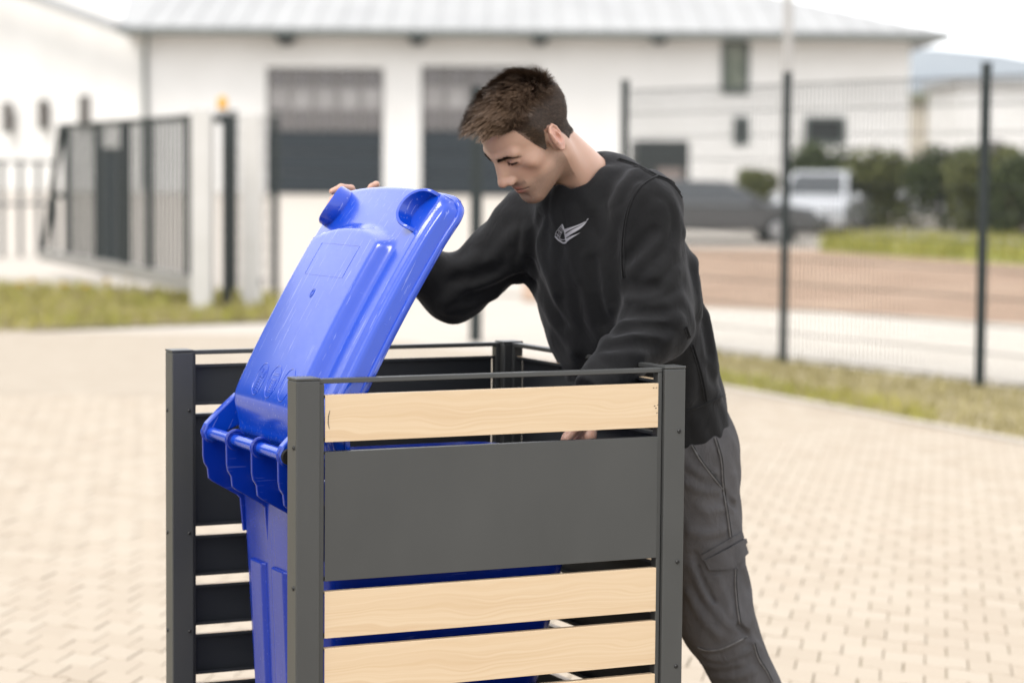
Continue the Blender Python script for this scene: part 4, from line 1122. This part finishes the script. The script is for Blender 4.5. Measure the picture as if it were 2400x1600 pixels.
cl_ = t.noise(t.coord('Object', (1, 1, 1)), 210, 3, .6); cr = t.mix(t.ramp(cl_, [(.38, (0, 0, 0)), (.62, (1, 1, 1))], 1.0), t.mix(.55, cr, (.012, .007, .005)), cr)
t.base(t.mix(t.math('MULTIPLY', att.outputs['Fac'], .42), cr, (.30, .19, .12)))
t.b.inputs['Anisotropic'].default_value = .4
ho = mesh_np('hair', h2w(HV) - MO, HQ, M['hair'], man, smooth=True)
tip = np.tile(np.repeat(ts, 2), NS) * np.repeat(np.clip(topw[:, 0] * (.55 + .45 * frw[:, 0]) + .12, 0, 1), 2 * (seg + 1))
at_ = ho.data.attributes.new('tip', 'FLOAT', 'POINT'); at_.data.foreach_set('value', tip.astype(f32))
cs_ = rr.rand(NS); shd = np.clip(.45 * rr.rand(NS) + .55 * cs_[near], 0, 1)
at_ = ho.data.attributes.new('shade', 'FLOAT', 'POINT'); at_.data.foreach_set('value', np.repeat(shd, 2 * (seg + 1)).astype(f32))
# scalp shade: the short dense under-layer
lenv = hair_len(Vh); tint[:, 1] = np.maximum(tint[:, 1], np.clip(lenv / .007, 0, 1) * .0)
under = np.clip(lenv / .008, 0, 1); tint[:, 2] = np.maximum(tint[:, 2], under * .80)
# eyebrow hairs
NB_ = 700; bx = rr.uniform(.009, .051, NB_); sg = rr.choice([-1, 1], NB_)
bz = .0245 + .10 * (bx - .01) - 2.6 * np.clip(bx - .034, 0, 1) ** 1.3 + rr.normal(0, .0021, NB_)
bp = np.stack([sg * bx, np.full(NB_, .11), bz], 1)
for _ in range(40): bp[:, 1] -= np.maximum(head_sdf(bp.astype(f32)), 0) * .8
bn = grad(head_sdf, bp); bd = np.stack([sg * (.9), np.full(NB_, -.25), rr.normal(.25, .2, NB_)], 1) + bn * .25; bd /= np.linalg.norm(bd, axis=1, keepdims=True)
bw = np.cross(bd, bn); bw /= np.linalg.norm(bw, axis=1, keepdims=True); BL = rr.uniform(.006, .009, NB_)[:, None]
EV_ = np.stack([bp - bw * .0005, bp + bw * .0005, bp + bd * BL + bn * .0006], 1).reshape(-1, 3)
eb = mesh_np('eyebrow_hair', h2w(EV_) - MO, np.arange(len(EV_)).reshape(-1, 3), M['hair'], man)
at_ = eb.data.attributes.new('tip', 'FLOAT', 'POINT')
# lashes
NL = 70; lx = rr.uniform(.019, .045, NL); sg = rr.choice([-1, 1], NL); lp_ = np.stack([sg * lx, np.full(NL, .1), np.full(NL, .0065)], 1)
for _ in range(40): lp_[:, 1] -= np.maximum(head_sdf(lp_.astype(f32)), 0) * .8
ld = np.stack([sg * rr.uniform(.0, .4, NL), np.full(NL, .8), np.full(NL, -.35)], 1); lw = np.tile([1., 0, 0], (NL, 1))
LV = np.stack([lp_ - lw * .0004, lp_ + lw * .0004, lp_ + ld * .007], 1).reshape(-1, 3)
la = mesh_np('eyelashes', h2w(LV) - MO, np.arange(len(LV)).reshape(-1, 3), M['hair'], man); la.data.attributes.new('tip', 'FLOAT', 'POINT')
# ------------------------------------------------------------------ the man: clothes
LAT = np.array([.73, -.683, 0]); FRO = np.array([-.683, -.73, 0]); ZUP = np.array([0, 0, 1.])
class Caps:
    """many thin capsules (folds, creases, seams), culled per block"""
    def __init__(s): s.a = []; s.b = []; s.r = []
    def add(s, pts, r):
        for i in range(len(pts) - 1): s.a.append(pts[i]); s.b.append(pts[i + 1]); s.r.append(r)
    def done(s): s.a = np.array(s.a, f32).reshape(-1, 3); s.b = np.array(s.b, f32).reshape(-1, 3); s.r = np.array(s.r, f32); s.c = (s.a + s.b) / 2; s.l = np.linalg.norm(s.b - s.a, axis=1) / 2 + s.r
    def __call__(s, P, reach):
        lo, hi = P.min(0), P.max(0)
        dd = np.linalg.norm(np.maximum(np.maximum(lo - s.c, s.c - hi), 0), axis=1)
        out = np.full(len(P), 1.0, f32)
        for i in np.where(dd < s.l + reach)[0]: out = np.minimum(out, d_cone(P, s.a[i], s.b[i], s.r[i], s.r[i]))
        return out
def flat(P, k):
    """squash the depth axis of the body so that a round section becomes an oval one"""
    return P + ((P @ FRO.astype(f32)) * f32(k - 1))[..., None] * FRO.astype(f32)
def fl(p, k): p = np.asarray(p); return p + FRO * (p @ FRO) * (k - 1)
KT = 1.48
TP = [at(1386, 562, 5.455), at(1420, 680, 5.495), at(1462, 820, 5.555), at(1496, 960, 5.60), at(1502, 1000, 5.605)]
TR = [.186, .206, .200, .196, .190]
SHL, SHR = at(1482, 474, 5.335), at(1222, 520, 5.56)
ELL_, WRL = at(1512, 745, 5.31), at(1384, 868, 5.20)
ELR, WRR = at(1042, 672, 5.60), at(868, 540, 5.50)
CN, CF = at(1390, 366, 5.45), at(1266, 456, 5.37)
CC = (CN + CF) / 2; CA1 = (CF - CN) / 2; CA2 = LAT * .072
CAX = np.cross(CA2, CA1); CAX /= np.linalg.norm(CAX)
if CAX[2] < 0: CAX = -CAX
ring_p = [CC + CA1 * math.cos(a) + CA2 * math.sin(a) for a in np.linspace(0, 2 * math.pi, 29)]
HEMP = at(1622, 1006, 5.58); HEMN = np.array([.10, .05, -1.0]); HEMN /= np.linalg.norm(HEMN)
def shirt_base(P):
    Q = flat(P, KT); d = None
    for i in range(len(TP) - 1):
        c = d_cone(Q, fl(TP[i], KT), fl(TP[i + 1], KT), TR[i], TR[i + 1]) * f32(.78); d = c if d is None else smin(d, c, .02)
    NK = at(1392, 452, 5.455)
    d = smin(d, d_cone(P, NK, SHL, .076, .072), .05)
    d = smin(d, d_cone(P, NK, SHR, .078, .078), .06)
    d = smin(d, d_cone(P, at(1330, 470, 5.42), at(1385, 620, 5.46), .085, .12), .06)
    # left sleeve
    a = d_cone(P, SHL, ELL_, .074, .077); a = smin(a, d_cone(P, ELL_, WRL, .074, .050), .03)
    d = smin(d, a, .035)
    # right sleeve
    b = d_cone(P, SHR, ELR, .082, .066); b = smin(b, d_cone(P, ELR, WRR, .066, .048), .03)
    d = smin(d, b, .045)
    # hem, neck hole, cuffs cut flat
    d = smax(d, (P - HEMP.astype(f32)) @ HEMN.astype(f32), .012)
    d = smax(d, -d_cone(P, CC - CAX * .02, CC + CAX * .16, .066, .075), .012)
    dl = (WRL - ELL_) / np.linalg.norm(WRL - ELL_); d = smax(d, (P - (WRL + dl * .015).astype(f32)) @ dl.astype(f32), .006) if False else d
    return d
def Z2(pts): return [((960 + x / 2.064) / K, (340 + y / 2.064) / K) for x, y in pts]
def dense(px, n=4):
    out = []
    for (a, b) in zip(px[:-1], px[1:]):
        for i in range(n): out.append((a[0] + (b[0] - a[0]) * i / n, a[1] + (b[1] - a[1]) * i / n))
    return out + [px[-1]]
def smooth_path(px, it=2):
    for _ in range(it):
        q = [px[0]]
        for a, b in zip(px[:-1], px[1:]): q += [(a[0] * .75 + b[0] * .25, a[1] * .75 + b[1] * .25), (a[0] * .25 + b[0] * .75, a[1] * .25 + b[1] * .75)]
        px = q + [px[-1]]
    return px
def surf_path(f, px, depth):
    """follow a drawn line over the garment; depth < 0 sinks it below the cloth"""
    P, ok = trace(f, smooth_path(px)); P = P[ok]
    if len(P) < 2: return []
    j = np.linalg.norm(np.diff(P, axis=0), axis=1); n = grad(f, P); P = P + n * depth
    out = [[P[0]]]
    for k in range(1, len(P)):
        if j[k - 1] > .06: out.append([])
        out[-1].append(P[k])
    return [o for o in out if len(o) > 1]
RIDGE = [([(1215, 300), (1232, 370), (1200, 450), (1140, 525), (1075, 600)], .016), ([(1290, 350), (1300, 450), (1260, 560), (1180, 640)], .014),
         ([(1290, 610), (1240, 690), (1150, 735), (1060, 740)], .015), ([(1300, 740), (1200, 785), (1100, 790)], .011),
         ([(1290, 845), (1160, 830), (1040, 858)], .015), ([(1250, 935), (1120, 905), (990, 960)], .013),
         ([(1130, 1005), (1040, 985), (965, 1010)], .010), 
         ([(1120, 215), (1070, 300), (1050, 420), (1045, 540)], .014), ([(1180, 190), (1240, 230), (1290, 320), (1320, 420)], .014),
         ([(720, 215), (690, 300), (725, 380)], .012), ([(660, 280), (610, 400), (640, 560), (700, 700)], .016), ([(560, 420), (560, 520), (600, 620)], .014),
         ([(780, 330), (800, 430), (790, 540), (830, 650)], .012), ([(850, 560), (865, 720), (900, 870), (950, 960)], .016), ([(570, 640), (650, 780), (730, 900), (800, 980)], .018),
         ([(1000, 330), (965, 470), (945, 620), (960, 780)], .016), ([(960, 130), (910, 210), (890, 300)], .013), ([(1090, 130), (1030, 200), (990, 290)], .013), ([(860, 260), (930, 330), (960, 430)], .010),
         ([(520, 420), (440, 520), (370, 580)], .014), ([(330, 555), (260, 590), (200, 600)], .014), ([(545, 560), (430, 640), (320, 680)], .014), ([(520, 690), (390, 740), (280, 780), (190, 800)], .014),
         ([(300, 620), (240, 700), (180, 760)], .013), ([(470, 480), (500, 580), (540, 660)], .013),
         ([(1410, 640), (1440, 850), (1480, 1080)], .015), ([(1360, 1000), (1370, 1120), (1350, 1230)], .012), ([(1380, 560), (1395, 700), (1400, 820)], .012),
         ([(1400, 1100), (1430, 1180), (1490, 1210)], .010)]
CREASE = [([(1195, 150), (1115, 195), (1062, 280), (1036, 400), (1028, 540), (1036, 640)], .0035), ([(1008, 68), (1105, 98), (1195, 150)], .003), ([(1195, 150), (1270, 175), (1335, 260), (1370, 360), (1378, 440)], .0035),
          ([(1335, 880), (1385, 1020), (1420, 1150), (1435, 1240)], .0030), ([(1330, 1288), (1430, 1256), (1520, 1208)], .0035),
          ([(1050, 690), (1120, 700), (1190, 690)], .006), ([(1040, 815), (1130, 815), (1220, 815)], .006), ([(1010, 900), (1110, 882), (1230, 890)], .006), ([(970, 980), (1080, 965), (1180, 970)], .005),
          ([(1180, 420), (1120, 490), (1060, 550)], .006), ([(640, 330), (590, 480), (620, 600)], .006), ([(590, 560), (660, 730), (740, 860)], .006), ([(880, 560), (900, 720), (940, 860)], .006),
          ([(400, 600), (310, 640), (240, 650)], .005), ([(530, 630), (400, 700), (290, 740)], .006), ([(1400, 620), (1420, 800), (1450, 1000)], .005)]
rid, cre, val = Caps(), Caps(), Caps()
for px, r_ in RIDGE:
    for pth in surf_path(shirt_base, Z2(px), -r_ * .72): rid.add(pth, r_)
for px, r_ in CREASE:
    for pth in surf_path(shirt_base, Z2(px), .0004 if r_ < .004 else .009): (cre if r_ < 0 else val).add(pth, .013) if r_ > .004 else None
rid.done(); cre.done(); val.done()
col_c = Caps(); col_c.add(ring_p, .0095); col_c.add([p - CAX * .012 + (p - CC) * .07 for p in ring_p], .0105); col_c.add([p - CAX * .022 + (p - CC) * .16 for p in ring_p], .0105); col_c.done()
cuffs = Caps()
dl = (WRL - ELL_) / np.linalg.norm(WRL - ELL_); dr = (WRR - ELR) / np.linalg.norm(WRR - ELR)
def shirt(P):
    d = shirt_base(P)
    n_ = (np.sin(P[:, 0] * 61 + P[:, 2] * 23 + 2 * np.sin(P[:, 1] * 31)) * np.sin(P[:, 2] * 47 + P[:, 1] * 38 + 1.3 * np.sin(P[:, 0] * 29)))
    d = d - n_ * f32(.0022)
    d = smin(d, rid(P, .06), .022)
    d = smax(d, -val(P, .06), .016)
    d = smin(d, d_cone(P, WRL - dl * .01, WRL + dl * .045, .046, .040), .010); d = smax(d, (P - (WRL + dl * .05).astype(f32)) @ dl.astype(f32), .004)
    d = smin(d, col_c(P, .04), .006)
    return d
allp = np.array(TP + [SHL, SHR, ELL_, WRL, ELR, WRR, CN, CF])
lo, hi = allp.min(0) - [.16, .16, .10], allp.max(0) + [.16, .16, .09]; lo[0] = min(lo[0], WRR[0] - .09); hi[0] = max(hi[0], TP[3][0] + .26); lo[2] = HEMP[2] - .06
Vs, Qs = nets(lambda P: shirt(P), lo, hi, .0047, blk=12, grp=2)
Vs = relax(Vs, Qs, 1, .4)
m = M['shirt'] = mat('washed_black_sweatshirt', (.016, .016, .017), .9, spec=.10); t = NT(m); v = t.coord('Object')
n1 = t.noise(v, 9, 4, .6); wv = t.noise(t.coord('Object', (1, 1, .6)), 700, 2, .5)
t.base(t.ramp(n1, [(.3, (.012, .012, .013)), (.75, (.020, .020, .0208))])); wr = t.noise(t.coord('Object', (1, 1, .55), (0, .5, .3)), 26, 4, .55, .6)
t.bump(t.math('MULTIPLY_ADD', wr, 7.0, wv), .48, .0012)
t.b.inputs['Sheen Weight'].default_value = .10; t.b.inputs['Sheen Roughness'].default_value = .5; t.b.inputs['Sheen Tint'].default_value = (.8, .8, .85, 1)
so_ = mesh_np('sweatshirt', Vs - MO, Qs, M['shirt'], man, smooth=True)
SEB = mat('black_seam_thread', (.006, .006, .006), .95, spec=.05)
for px, r_ in CREASE:
    if r_ > .004: continue
    for dx, rr_, mm in ((0, .0013, SEB), (7, .0022, M['shirt']), (-7, .0020, M['shirt'])):
        for pth in surf_path(shirt, Z2([(x + dx * .8, y - dx * .5) for x, y in px]), -.0003):
            sb = MB(); sb.tube([np.array(p) - MO for p in pth], rr_, 6); o_ = sb.build('seam', mm, so_); smooth_angle(o_, 80)
# printed emblem on the chest: a half globe with three swept wings
def Z4(pts): return [((1280 + x / 15.68) / K, (490 + y / 15.68) / K) for x, y in pts]
PRN = mat('pale_grey_print', (.42, .41, .44), .8)
def stroke(pts, w0, w1=None):
    pts = [np.array(p, float) for p in smooth_path(pts, 2)]; n = len(pts); L_, R_ = [], []
    for i, p in enumerate(pts):
        d = pts[min(n - 1, i + 1)] - pts[max(0, i - 1)]; d = d / (np.linalg.norm(d) + 1e-9); nn_ = np.array([-d[1], d[0]])
        w = w0 + ((w1 if w1 is not None else w0) - w0) * i / (n - 1); L_.append(tuple(p + nn_ * w / 2)); R_.append(tuple(p - nn_ * w / 2))
    return L_, R_
def band(top, bot, n=18):
    def rs(pl):
        pl = np.array(pl, float); s_ = np.r_[0, np.cumsum(np.linalg.norm(np.diff(pl, axis=0), axis=1))]; u = np.linspace(0, s_[-1], n); return [tuple(np.array([np.interp(q, s_, pl[:, 0]), np.interp(q, s_, pl[:, 1])])) for q in u]
    return rs(smooth_path(top)), rs(smooth_path(bot))
strips = [band([(655, 745), (800, 700), (1100, 610), (1350, 500), (1500, 430)], [(690, 880), (840, 780), (1080, 660), (1330, 560), (1500, 440)]),
          band([(700, 930), (860, 815), (1100, 690), (1340, 570), (1500, 445)], [(735, 1050), (900, 930), (1150, 790), (1350, 650), (1485, 470)]),
          band([(735, 1095), (880, 1010), (1060, 940), (1240, 868)], [(720, 1245), (800, 1170), (960, 1050), (1240, 875)]),
          stroke([(590, 560), (640, 700), (690, 900), (720, 1100), (740, 1200)], 40, 46), stroke([(590, 560), (440, 740), (345, 880), (330, 1010)], 18),
          stroke([(325, 1000), (430, 1120), (560, 1210), (640, 1250), (740, 1225)], 44, 62), stroke([(540, 640), (620, 700), (660, 790)], 22),
          stroke([(430, 770), (520, 830), (580, 890)], 20), stroke([(350, 890), (430, 960), (510, 1030)], 20), stroke([(620, 740), (545, 900), (490, 1080)], 18),
          stroke([(560, 670), (470, 820), (420, 960), (400, 1040)], 15), stroke([(600, 700), (520, 850), (460, 1000), (440, 1060)], 13), stroke([(480, 1090), (600, 1140), (720, 1110)], 22), stroke([(1490, 420), (1550, 350)], 22, 30)]
EVv, EFf = [], []
allpx = []
for Lp, Rp in strips: allpx += Z4(Lp) + Z4([((a[0] + b[0]) / 2, (a[1] + b[1]) / 2) for a, b in zip(Lp, Rp)]) + Z4(Rp)
Pall, _ok = trace(shirt, allpx); vw = (CAM - CC) / np.linalg.norm(CAM - CC); EVv = Pall + vw * .0022; o = 0
for Lp, Rp in strips:
    n = len(Lp)
    for i in range(n - 1): EFf += [(o + i, o + i + 1, o + n + i + 1, o + n + i), (o + n + i, o + n + i + 1, o + 2 * n + i + 1, o + 2 * n + i)]
    o += 3 * n
em = mesh_np('chest_emblem', np.array(EVv) - MO, EFf, PRN, so_)

# ------------------------------------------------------------------ trousers
HC = at(1502, 985, 5.60)
HL, HRp = at(1582, 1030, 5.555), at(1440, 1030, 5.66)
KL, KR = at(1647, 1425, 5.575), at(1470, 1440, 5.66)
AL = KL + (at(1716, 1568, 5.62) - KL) * ((KL[2] - .10) / (KL[2] - at(1716, 1568, 5.62)[2])); AR = np.array([KR[0] + .03, KR[1] + .05, .10])
def pants_base(P):
    Q = flat(P, 1.28)
    d = d_cone(Q, fl(HC + ZUP * .10, 1.28), fl(HC - ZUP * .03, 1.28), .168, .172) * f32(.85)
    l = d_cone(P, HL, KL, .108, .080); l = smin(l, d_cone(P, KL, AL, .082, .060), .04)
    l = smin(l, d_ell(P, HL + np.array([.030, .03, -.02]), (.080, .09, .09)), .05)
    r = d_cone(P, HRp, KR, .112, .080); r = smin(r, d_cone(P, KR, AR, .078, .060), .04)
    d = smin(d, l, .05); d = smin(d, r, .03)
    return d
def Z6(pts): return [((1560 + x / 2.45) / K, (960 + y / 2.45) / K) for x, y in pts]
PR = [([(150, 205), (195, 285), (240, 345), (320, 445)], .0050), ([(282, 160), (305, 230), (322, 300), (328, 450), (355, 600), (372, 730)], .0045), ([(402, 905), (398, 1000), (410, 1130), (425, 1225)], .0045),
      ([(185, 1365), (240, 1385), (330, 1375), (470, 1300)], .0050), ([(505, 1340), (530, 1430), (575, 1490), (610, 1560)], .0045),
      ([(200, 560), (260, 590), (340, 560)], .010), ([(150, 900), (220, 1050), (310, 1180), (380, 1250)], .014), ([(450, 900), (480, 1000), (490, 1100)], .012), ([(380, 560), (400, 480), (395, 380)], .012),
      ([(420, 1230), (470, 1260), (490, 1200)], .011), ([(210, 1450), (300, 1480), (420, 1450)], .012), ([(500, 1330), (560, 1380), (540, 1420)], .010), ([(140, 700), (240, 720), (330, 690)], .012), ([(130, 420), (210, 470), (310, 460)], .013), ([(150, 330), (220, 380), (290, 370)], .010), ([(130, 1050), (200, 1180), (300, 1290)], .013), ([(300, 960), (350, 1080), (370, 1180)], .010), ([(230, 1420), (350, 1440), (480, 1380)], .011), ([(260, 1520), (380, 1540), (500, 1500)], .012)]
PC = [([(160, 200), (205, 280), (250, 338), (325, 435)], .0022), ([(272, 165), (296, 235), (312, 305), (318, 450), (345, 605), (362, 735)], .0022), ([(185, 1385), (240, 1404), (330, 1394), (470, 1320)], .0022), ([(392, 905), (388, 1000), (400, 1130), (415, 1225)], .0022),
      ([(335, 470), (370, 520), (400, 560)], .008), ([(420, 1240), (455, 1280), (480, 1300)], .008), ([(170, 830), (200, 960), (280, 1100)], .006)]
prd, pcr = Caps(), Caps()
for px, r_ in PR:
    for pth in surf_path(pants_base, Z6(px), -r_ * (.62 if r_ > .008 else .45)): prd.add(pth, r_)
for px, r_ in PC:
    for pth in surf_path(pants_base, Z6(px), .0008): pcr.add(pth, r_)
prd.done(); pcr.done()
def pants(P):
    d = pants_base(P)
    n_ = np.sin(P[:, 0] * 70 + P[:, 2] * 29 + 2 * np.sin(P[:, 1] * 33)) * np.sin(P[:, 2] * 52 + P[:, 1] * 41)
    d = d - n_ * f32(.0022)
    d = smin(d, prd(P, .04), .009); d = smax(d, -pcr(P, .03), .004)
    d = smax(d, f32(.075) - P[:, 2], .01)
    return d
pl_ = np.array([HC, HL, HRp, KL, KR, AL, AR]); lo, hi = pl_.min(0) - .17, pl_.max(0) + [.17, .17, .13]; lo[2] = .05
Vp, Qp = nets(pants, lo, hi, .0048, blk=12, grp=2); Vp = relax(Vp, Qp, 1, .4)
m = M['pants'] = mat('washed_grey_twill', (.06, .058, .06), .9, spec=.10); t = NT(m); v = t.coord('Object')
n1 = t.noise(v, 7, 5, .6); n2 = t.noise(t.coord('Object', (1, 1, .3)), 60, 4, .6)
t.base(t.mix(t.math('MULTIPLY', n2, .5), t.ramp(n1, [(.3, (.074, .072, .076)), (.75, (.125, .121, .127))]), (.15, .143, .145))); t.bump(t.math('MULTIPLY_ADD', t.noise(t.coord('Object', (1, 1, .6), (0, .3, .2)), 30, 4, .55, .8), 7.0, t.noise(v, 600, 2)), .55, .0014)
tr = mesh_np('trousers', Vp - MO, Qp, M['pants'], man, smooth=True)
def patch(f, A, B, nu, nv, off, th, name, m_, parent):
    """a cloth piece laid over the garment between two drawn lines"""
    def rs(pl, n):
        pl = np.array(pl, float); s_ = np.r_[0, np.cumsum(np.linalg.norm(np.diff(pl, axis=0), axis=1))]; u = np.linspace(0, s_[-1], n); return np.stack([np.interp(u, s_, pl[:, 0]), np.interp(u, s_, pl[:, 1])], 1)
    a, b = rs(A, nu), rs(B, nu); px = np.concatenate([a * (1 - k / (nv - 1)) + b * k / (nv - 1) for k in range(nv)])
    P, ok = trace(f, [tuple(q) for q in px]); N_ = grad(f, P)
    top = P + N_ * (off + th); bot = P + N_ * (off - .004); n = len(P); F = []
    for j in range(nv - 1):
        for i in range(nu - 1): q = j * nu + i; F += [(q, q + 1, q + nu + 1, q + nu), (n + q, n + q + nu, n + q + nu + 1, n + q + 1)]
    edge = list(range(nu)) + [k * nu + nu - 1 for k in range(1, nv)] + [(nv - 1) * nu + i for i in range(nu - 2, -1, -1)] + [k * nu for k in range(nv - 2, 0, -1)]
    for i in range(len(edge)): p, q = edge[i], edge[(i + 1) % len(edge)]; F.append((p, q, n + q, n + p))
    o = mesh_np(name, np.concatenate([top, bot]) - MO, F, m_, parent, smooth=False); fix_normals(o); smooth_angle(o, 40); return o
patch(pants, Z6([(205, 832), (300, 778), (436, 700)]), Z6([(208, 862), (225, 872), (300, 812), (445, 735)]), 16, 3, .0012, .002, 'pocket_flap_seam', M['pants'], tr)
patch(pants, Z6([(222, 858), (330, 806), (446, 738)]), Z6([(250, 915), (330, 912), (385, 903), (468, 812)]), 22, 7, .003, .0045, 'pocket_flap', M['pants'], tr)
SEAM = noisy('worn_seam', (.12, .116, .118), (.20, .19, .19), 90, .9)
for px in ([(150, 205), (195, 285), (240, 345), (320, 445)], [(282, 160), (305, 230), (322, 300), (328, 450), (355, 600), (372, 730)], [(402, 912), (398, 1000), (410, 1130), (425, 1225)], [(185, 1365), (240, 1385), (330, 1375), (470, 1300)], [(505, 1340), (530, 1430), (575, 1490), (610, 1560)]):
    for dx, mm in ((0, SEAM), (9, M['black'])):
        for pth in surf_path(pants, Z6([(x + dx, y - dx * .3) for x, y in px]), -.0004):
            sb = MB(); sb.tube([np.array(p) - MO for p in pth], .0021 if mm is SEAM else .0011, 6); o_ = sb.build('seam', mm, tr); smooth_angle(o_, 80)
# ------------------------------------------------------------------ shoes
SHM = mat('dark_work_shoe', (.02, .02, .02), .6); SOL = mat('shoe_sole', (.05, .05, .05), .8)
for A_ in (AL, AR):
    dirf = FRO * .9 + np.array([-.1, .05, 0]); dirf /= np.linalg.norm(dirf)
    def shoe(P):
        b = A_.astype(f32) * A3(1, 1, 0)
        d = d_cone(P, b + (ZUP * .06).astype(f32), b + (dirf * .15 + ZUP * .045).astype(f32), .047, .036)
        d = smin(d, d_cone(P, b + (ZUP * .06).astype(f32), b + (ZUP * .12).astype(f32), .045, .045), .03)
        return smax(d, f32(.018) - P[:, 2], .006)
    c_ = A_ * [1, 1, 0]; Vv, Qq = nets(shoe, c_ - [.24, .24, 0.0], c_ + [.24, .24, .18], .008)
    s_ = mesh_np('shoe', Vv - MO, Qq, SHM, man, smooth=True)
    sole = MB(); P = []
    for a in np.linspace(0, 2 * math.pi, 24, endpoint=False):
        P.append(c_ + dirf * (.06 + .145 * math.cos(a)) + np.cross(dirf, ZUP) * .048 * math.sin(a))
    sole.prism([(p[0], p[1]) for p in P], lambda x, y, d: (x - MO[0], y - MO[1], d), .008, .026); sole.build('sole', SOL, s_)

# ------------------------------------------------------------------ hands
def hand_sdf(palm, chains, extra):
    def f(P):
        d = None
        for (a, b, ra, rb) in palm:
            c = d_cone(P, a, b, ra, rb); d = c if d is None else smin(d, c, .014)
        for ch in chains:
            e = None
            for (a, b, ra, rb) in ch:
                c = d_cone(P, a, b, ra, rb); e = c if e is None else smin(e, c, .004)
            d = smin(d, e, .006)
        for (a, b, ra, rb) in extra: d = smin(d, d_cone(P, a, b, ra, rb), .02)
        return d
    return f
def chain(*pts, r=(.0095, .0090, .0085, .0072)):
    return [(pts[i], pts[i + 1], r[min(i, 3)], r[min(i + 1, 3)]) for i in range(len(pts) - 1)]
# right hand behind the lid's far corner
W = at
pr = [W(838, 478, 5.50), W(815, 452, 5.455), W(806, 470, 5.462), W(803, 488, 5.470), W(806, 505, 5.478)]
palm = [(pr[0], pr[i], .017, .0125) for i in (1, 2, 3, 4)] + [(pr[i], pr[i + 1], .0125, .0125) for i in (1, 2, 3)]
chs = [chain(pr[1], W(806, 434, 5.425), W(784, 431, 5.395), W(763, 440, 5.375)),
       chain(pr[2], W(785, 452, 5.43), W(765, 458, 5.405), W(757, 472, 5.385)),
       chain(pr[3], W(778, 478, 5.44), W(758, 486, 5.415), W(747, 499, 5.392), r=(.009, .0086, .008, .007)),
       chain(pr[4], W(786, 505, 5.452), W(772, 514, 5.43), W(764, 525, 5.412), r=(.0082, .0076, .007, .006)),
       chain(W(842, 468, 5.495), W(846, 446, 5.465), W(856, 432, 5.445), W(864, 424, 5.435), r=(.012, .0115, .0105, .0085))]
handR = hand_sdf(palm, chs, [(pr[0], WRR, .026, .030), (WRR, WRR - dr * .06, .030, .034)])
# left hand reaching down into the bin
pl0 = [W(1366, 930, 5.20), W(1352, 1004, 5.165), W(1336, 1010, 5.175), W(1320, 1012, 5.185), W(1306, 1008, 5.195)]
palmL = [(pl0[0], pl0[i], .024, .0125) for i in (1, 2, 3, 4)] + [(pl0[i], pl0[i + 1], .0135, .0135) for i in (1, 2, 3)]
chL = [chain(pl0[i], pl0[i] + (np.array([-.025, -.008, -.03])), pl0[i] + np.array([-.032, -.012, -.055]), pl0[i] + np.array([-.026, -.012, -.074])) for i in (1, 2, 3)] + \
      [chain(pl0[4], pl0[4] + np.array([-.020, 0, -.022]), pl0[4] + np.array([-.026, 0, -.042]), pl0[4] + np.array([-.022, 0, -.056]), r=(.0085, .008, .0072, .006)),
       chain(W(1352, 960, 5.175), W(1322, 985, 5.145), W(1300, 1010, 5.135), W(1290, 1030, 5.135), r=(.013, .0115, .0105, .009))]
handL = hand_sdf(palmL, chL, [(pl0[0], WRL, .027, .031), (WRL, WRL - dl * .05, .031, .034)])
for hf, ctr in ((handR, np.array(pr + [WRR])), (handL, np.array(pl0 + [WRL]))):
    lo, hi = ctr.min(0) - .10, ctr.max(0) + .10; Vv, Qq = nets(hf, lo, hi, .0026); Vv = relax(Vv, Qq, 1, .3)
    tt = np.zeros((len(Vv), 4), f32); tt[:, 3] = 1; tt[:, 0] = .16; BODYV.append(Vv - MO); BODYQ.append(Qq); BODYT.append(tt)
# the rest of the body under the clothes
Vb, Qb = nets(lambda P: np.minimum(shirt_base(P), pants_base(P)) + f32(.018), np.minimum(pl_.min(0), allp.min(0)) - .15, np.maximum(pl_.max(0), allp.max(0)) + .15, .016, blk=8)
tt = np.zeros((len(Vb), 4), f32); tt[:, 3] = 1; BODYV.append(Vb - MO); BODYQ.append(Qb); BODYT.append(tt)
# body skin as one mesh
off = 0; VV = []; QQ = []; TT = []
for V_, Q_, T_ in zip(BODYV, BODYQ, BODYT): VV.append(V_); QQ.append(Q_ + off); TT.append(T_); off += len(V_)
bo = mesh_np('body', np.concatenate(VV), np.concatenate(QQ), M['skin'], man, smooth=True)
ca_ = bo.data.color_attributes.new('tint', 'FLOAT_COLOR', 'POINT'); ca_.data.foreach_set('color', np.concatenate(TT).astype(f32).ravel())
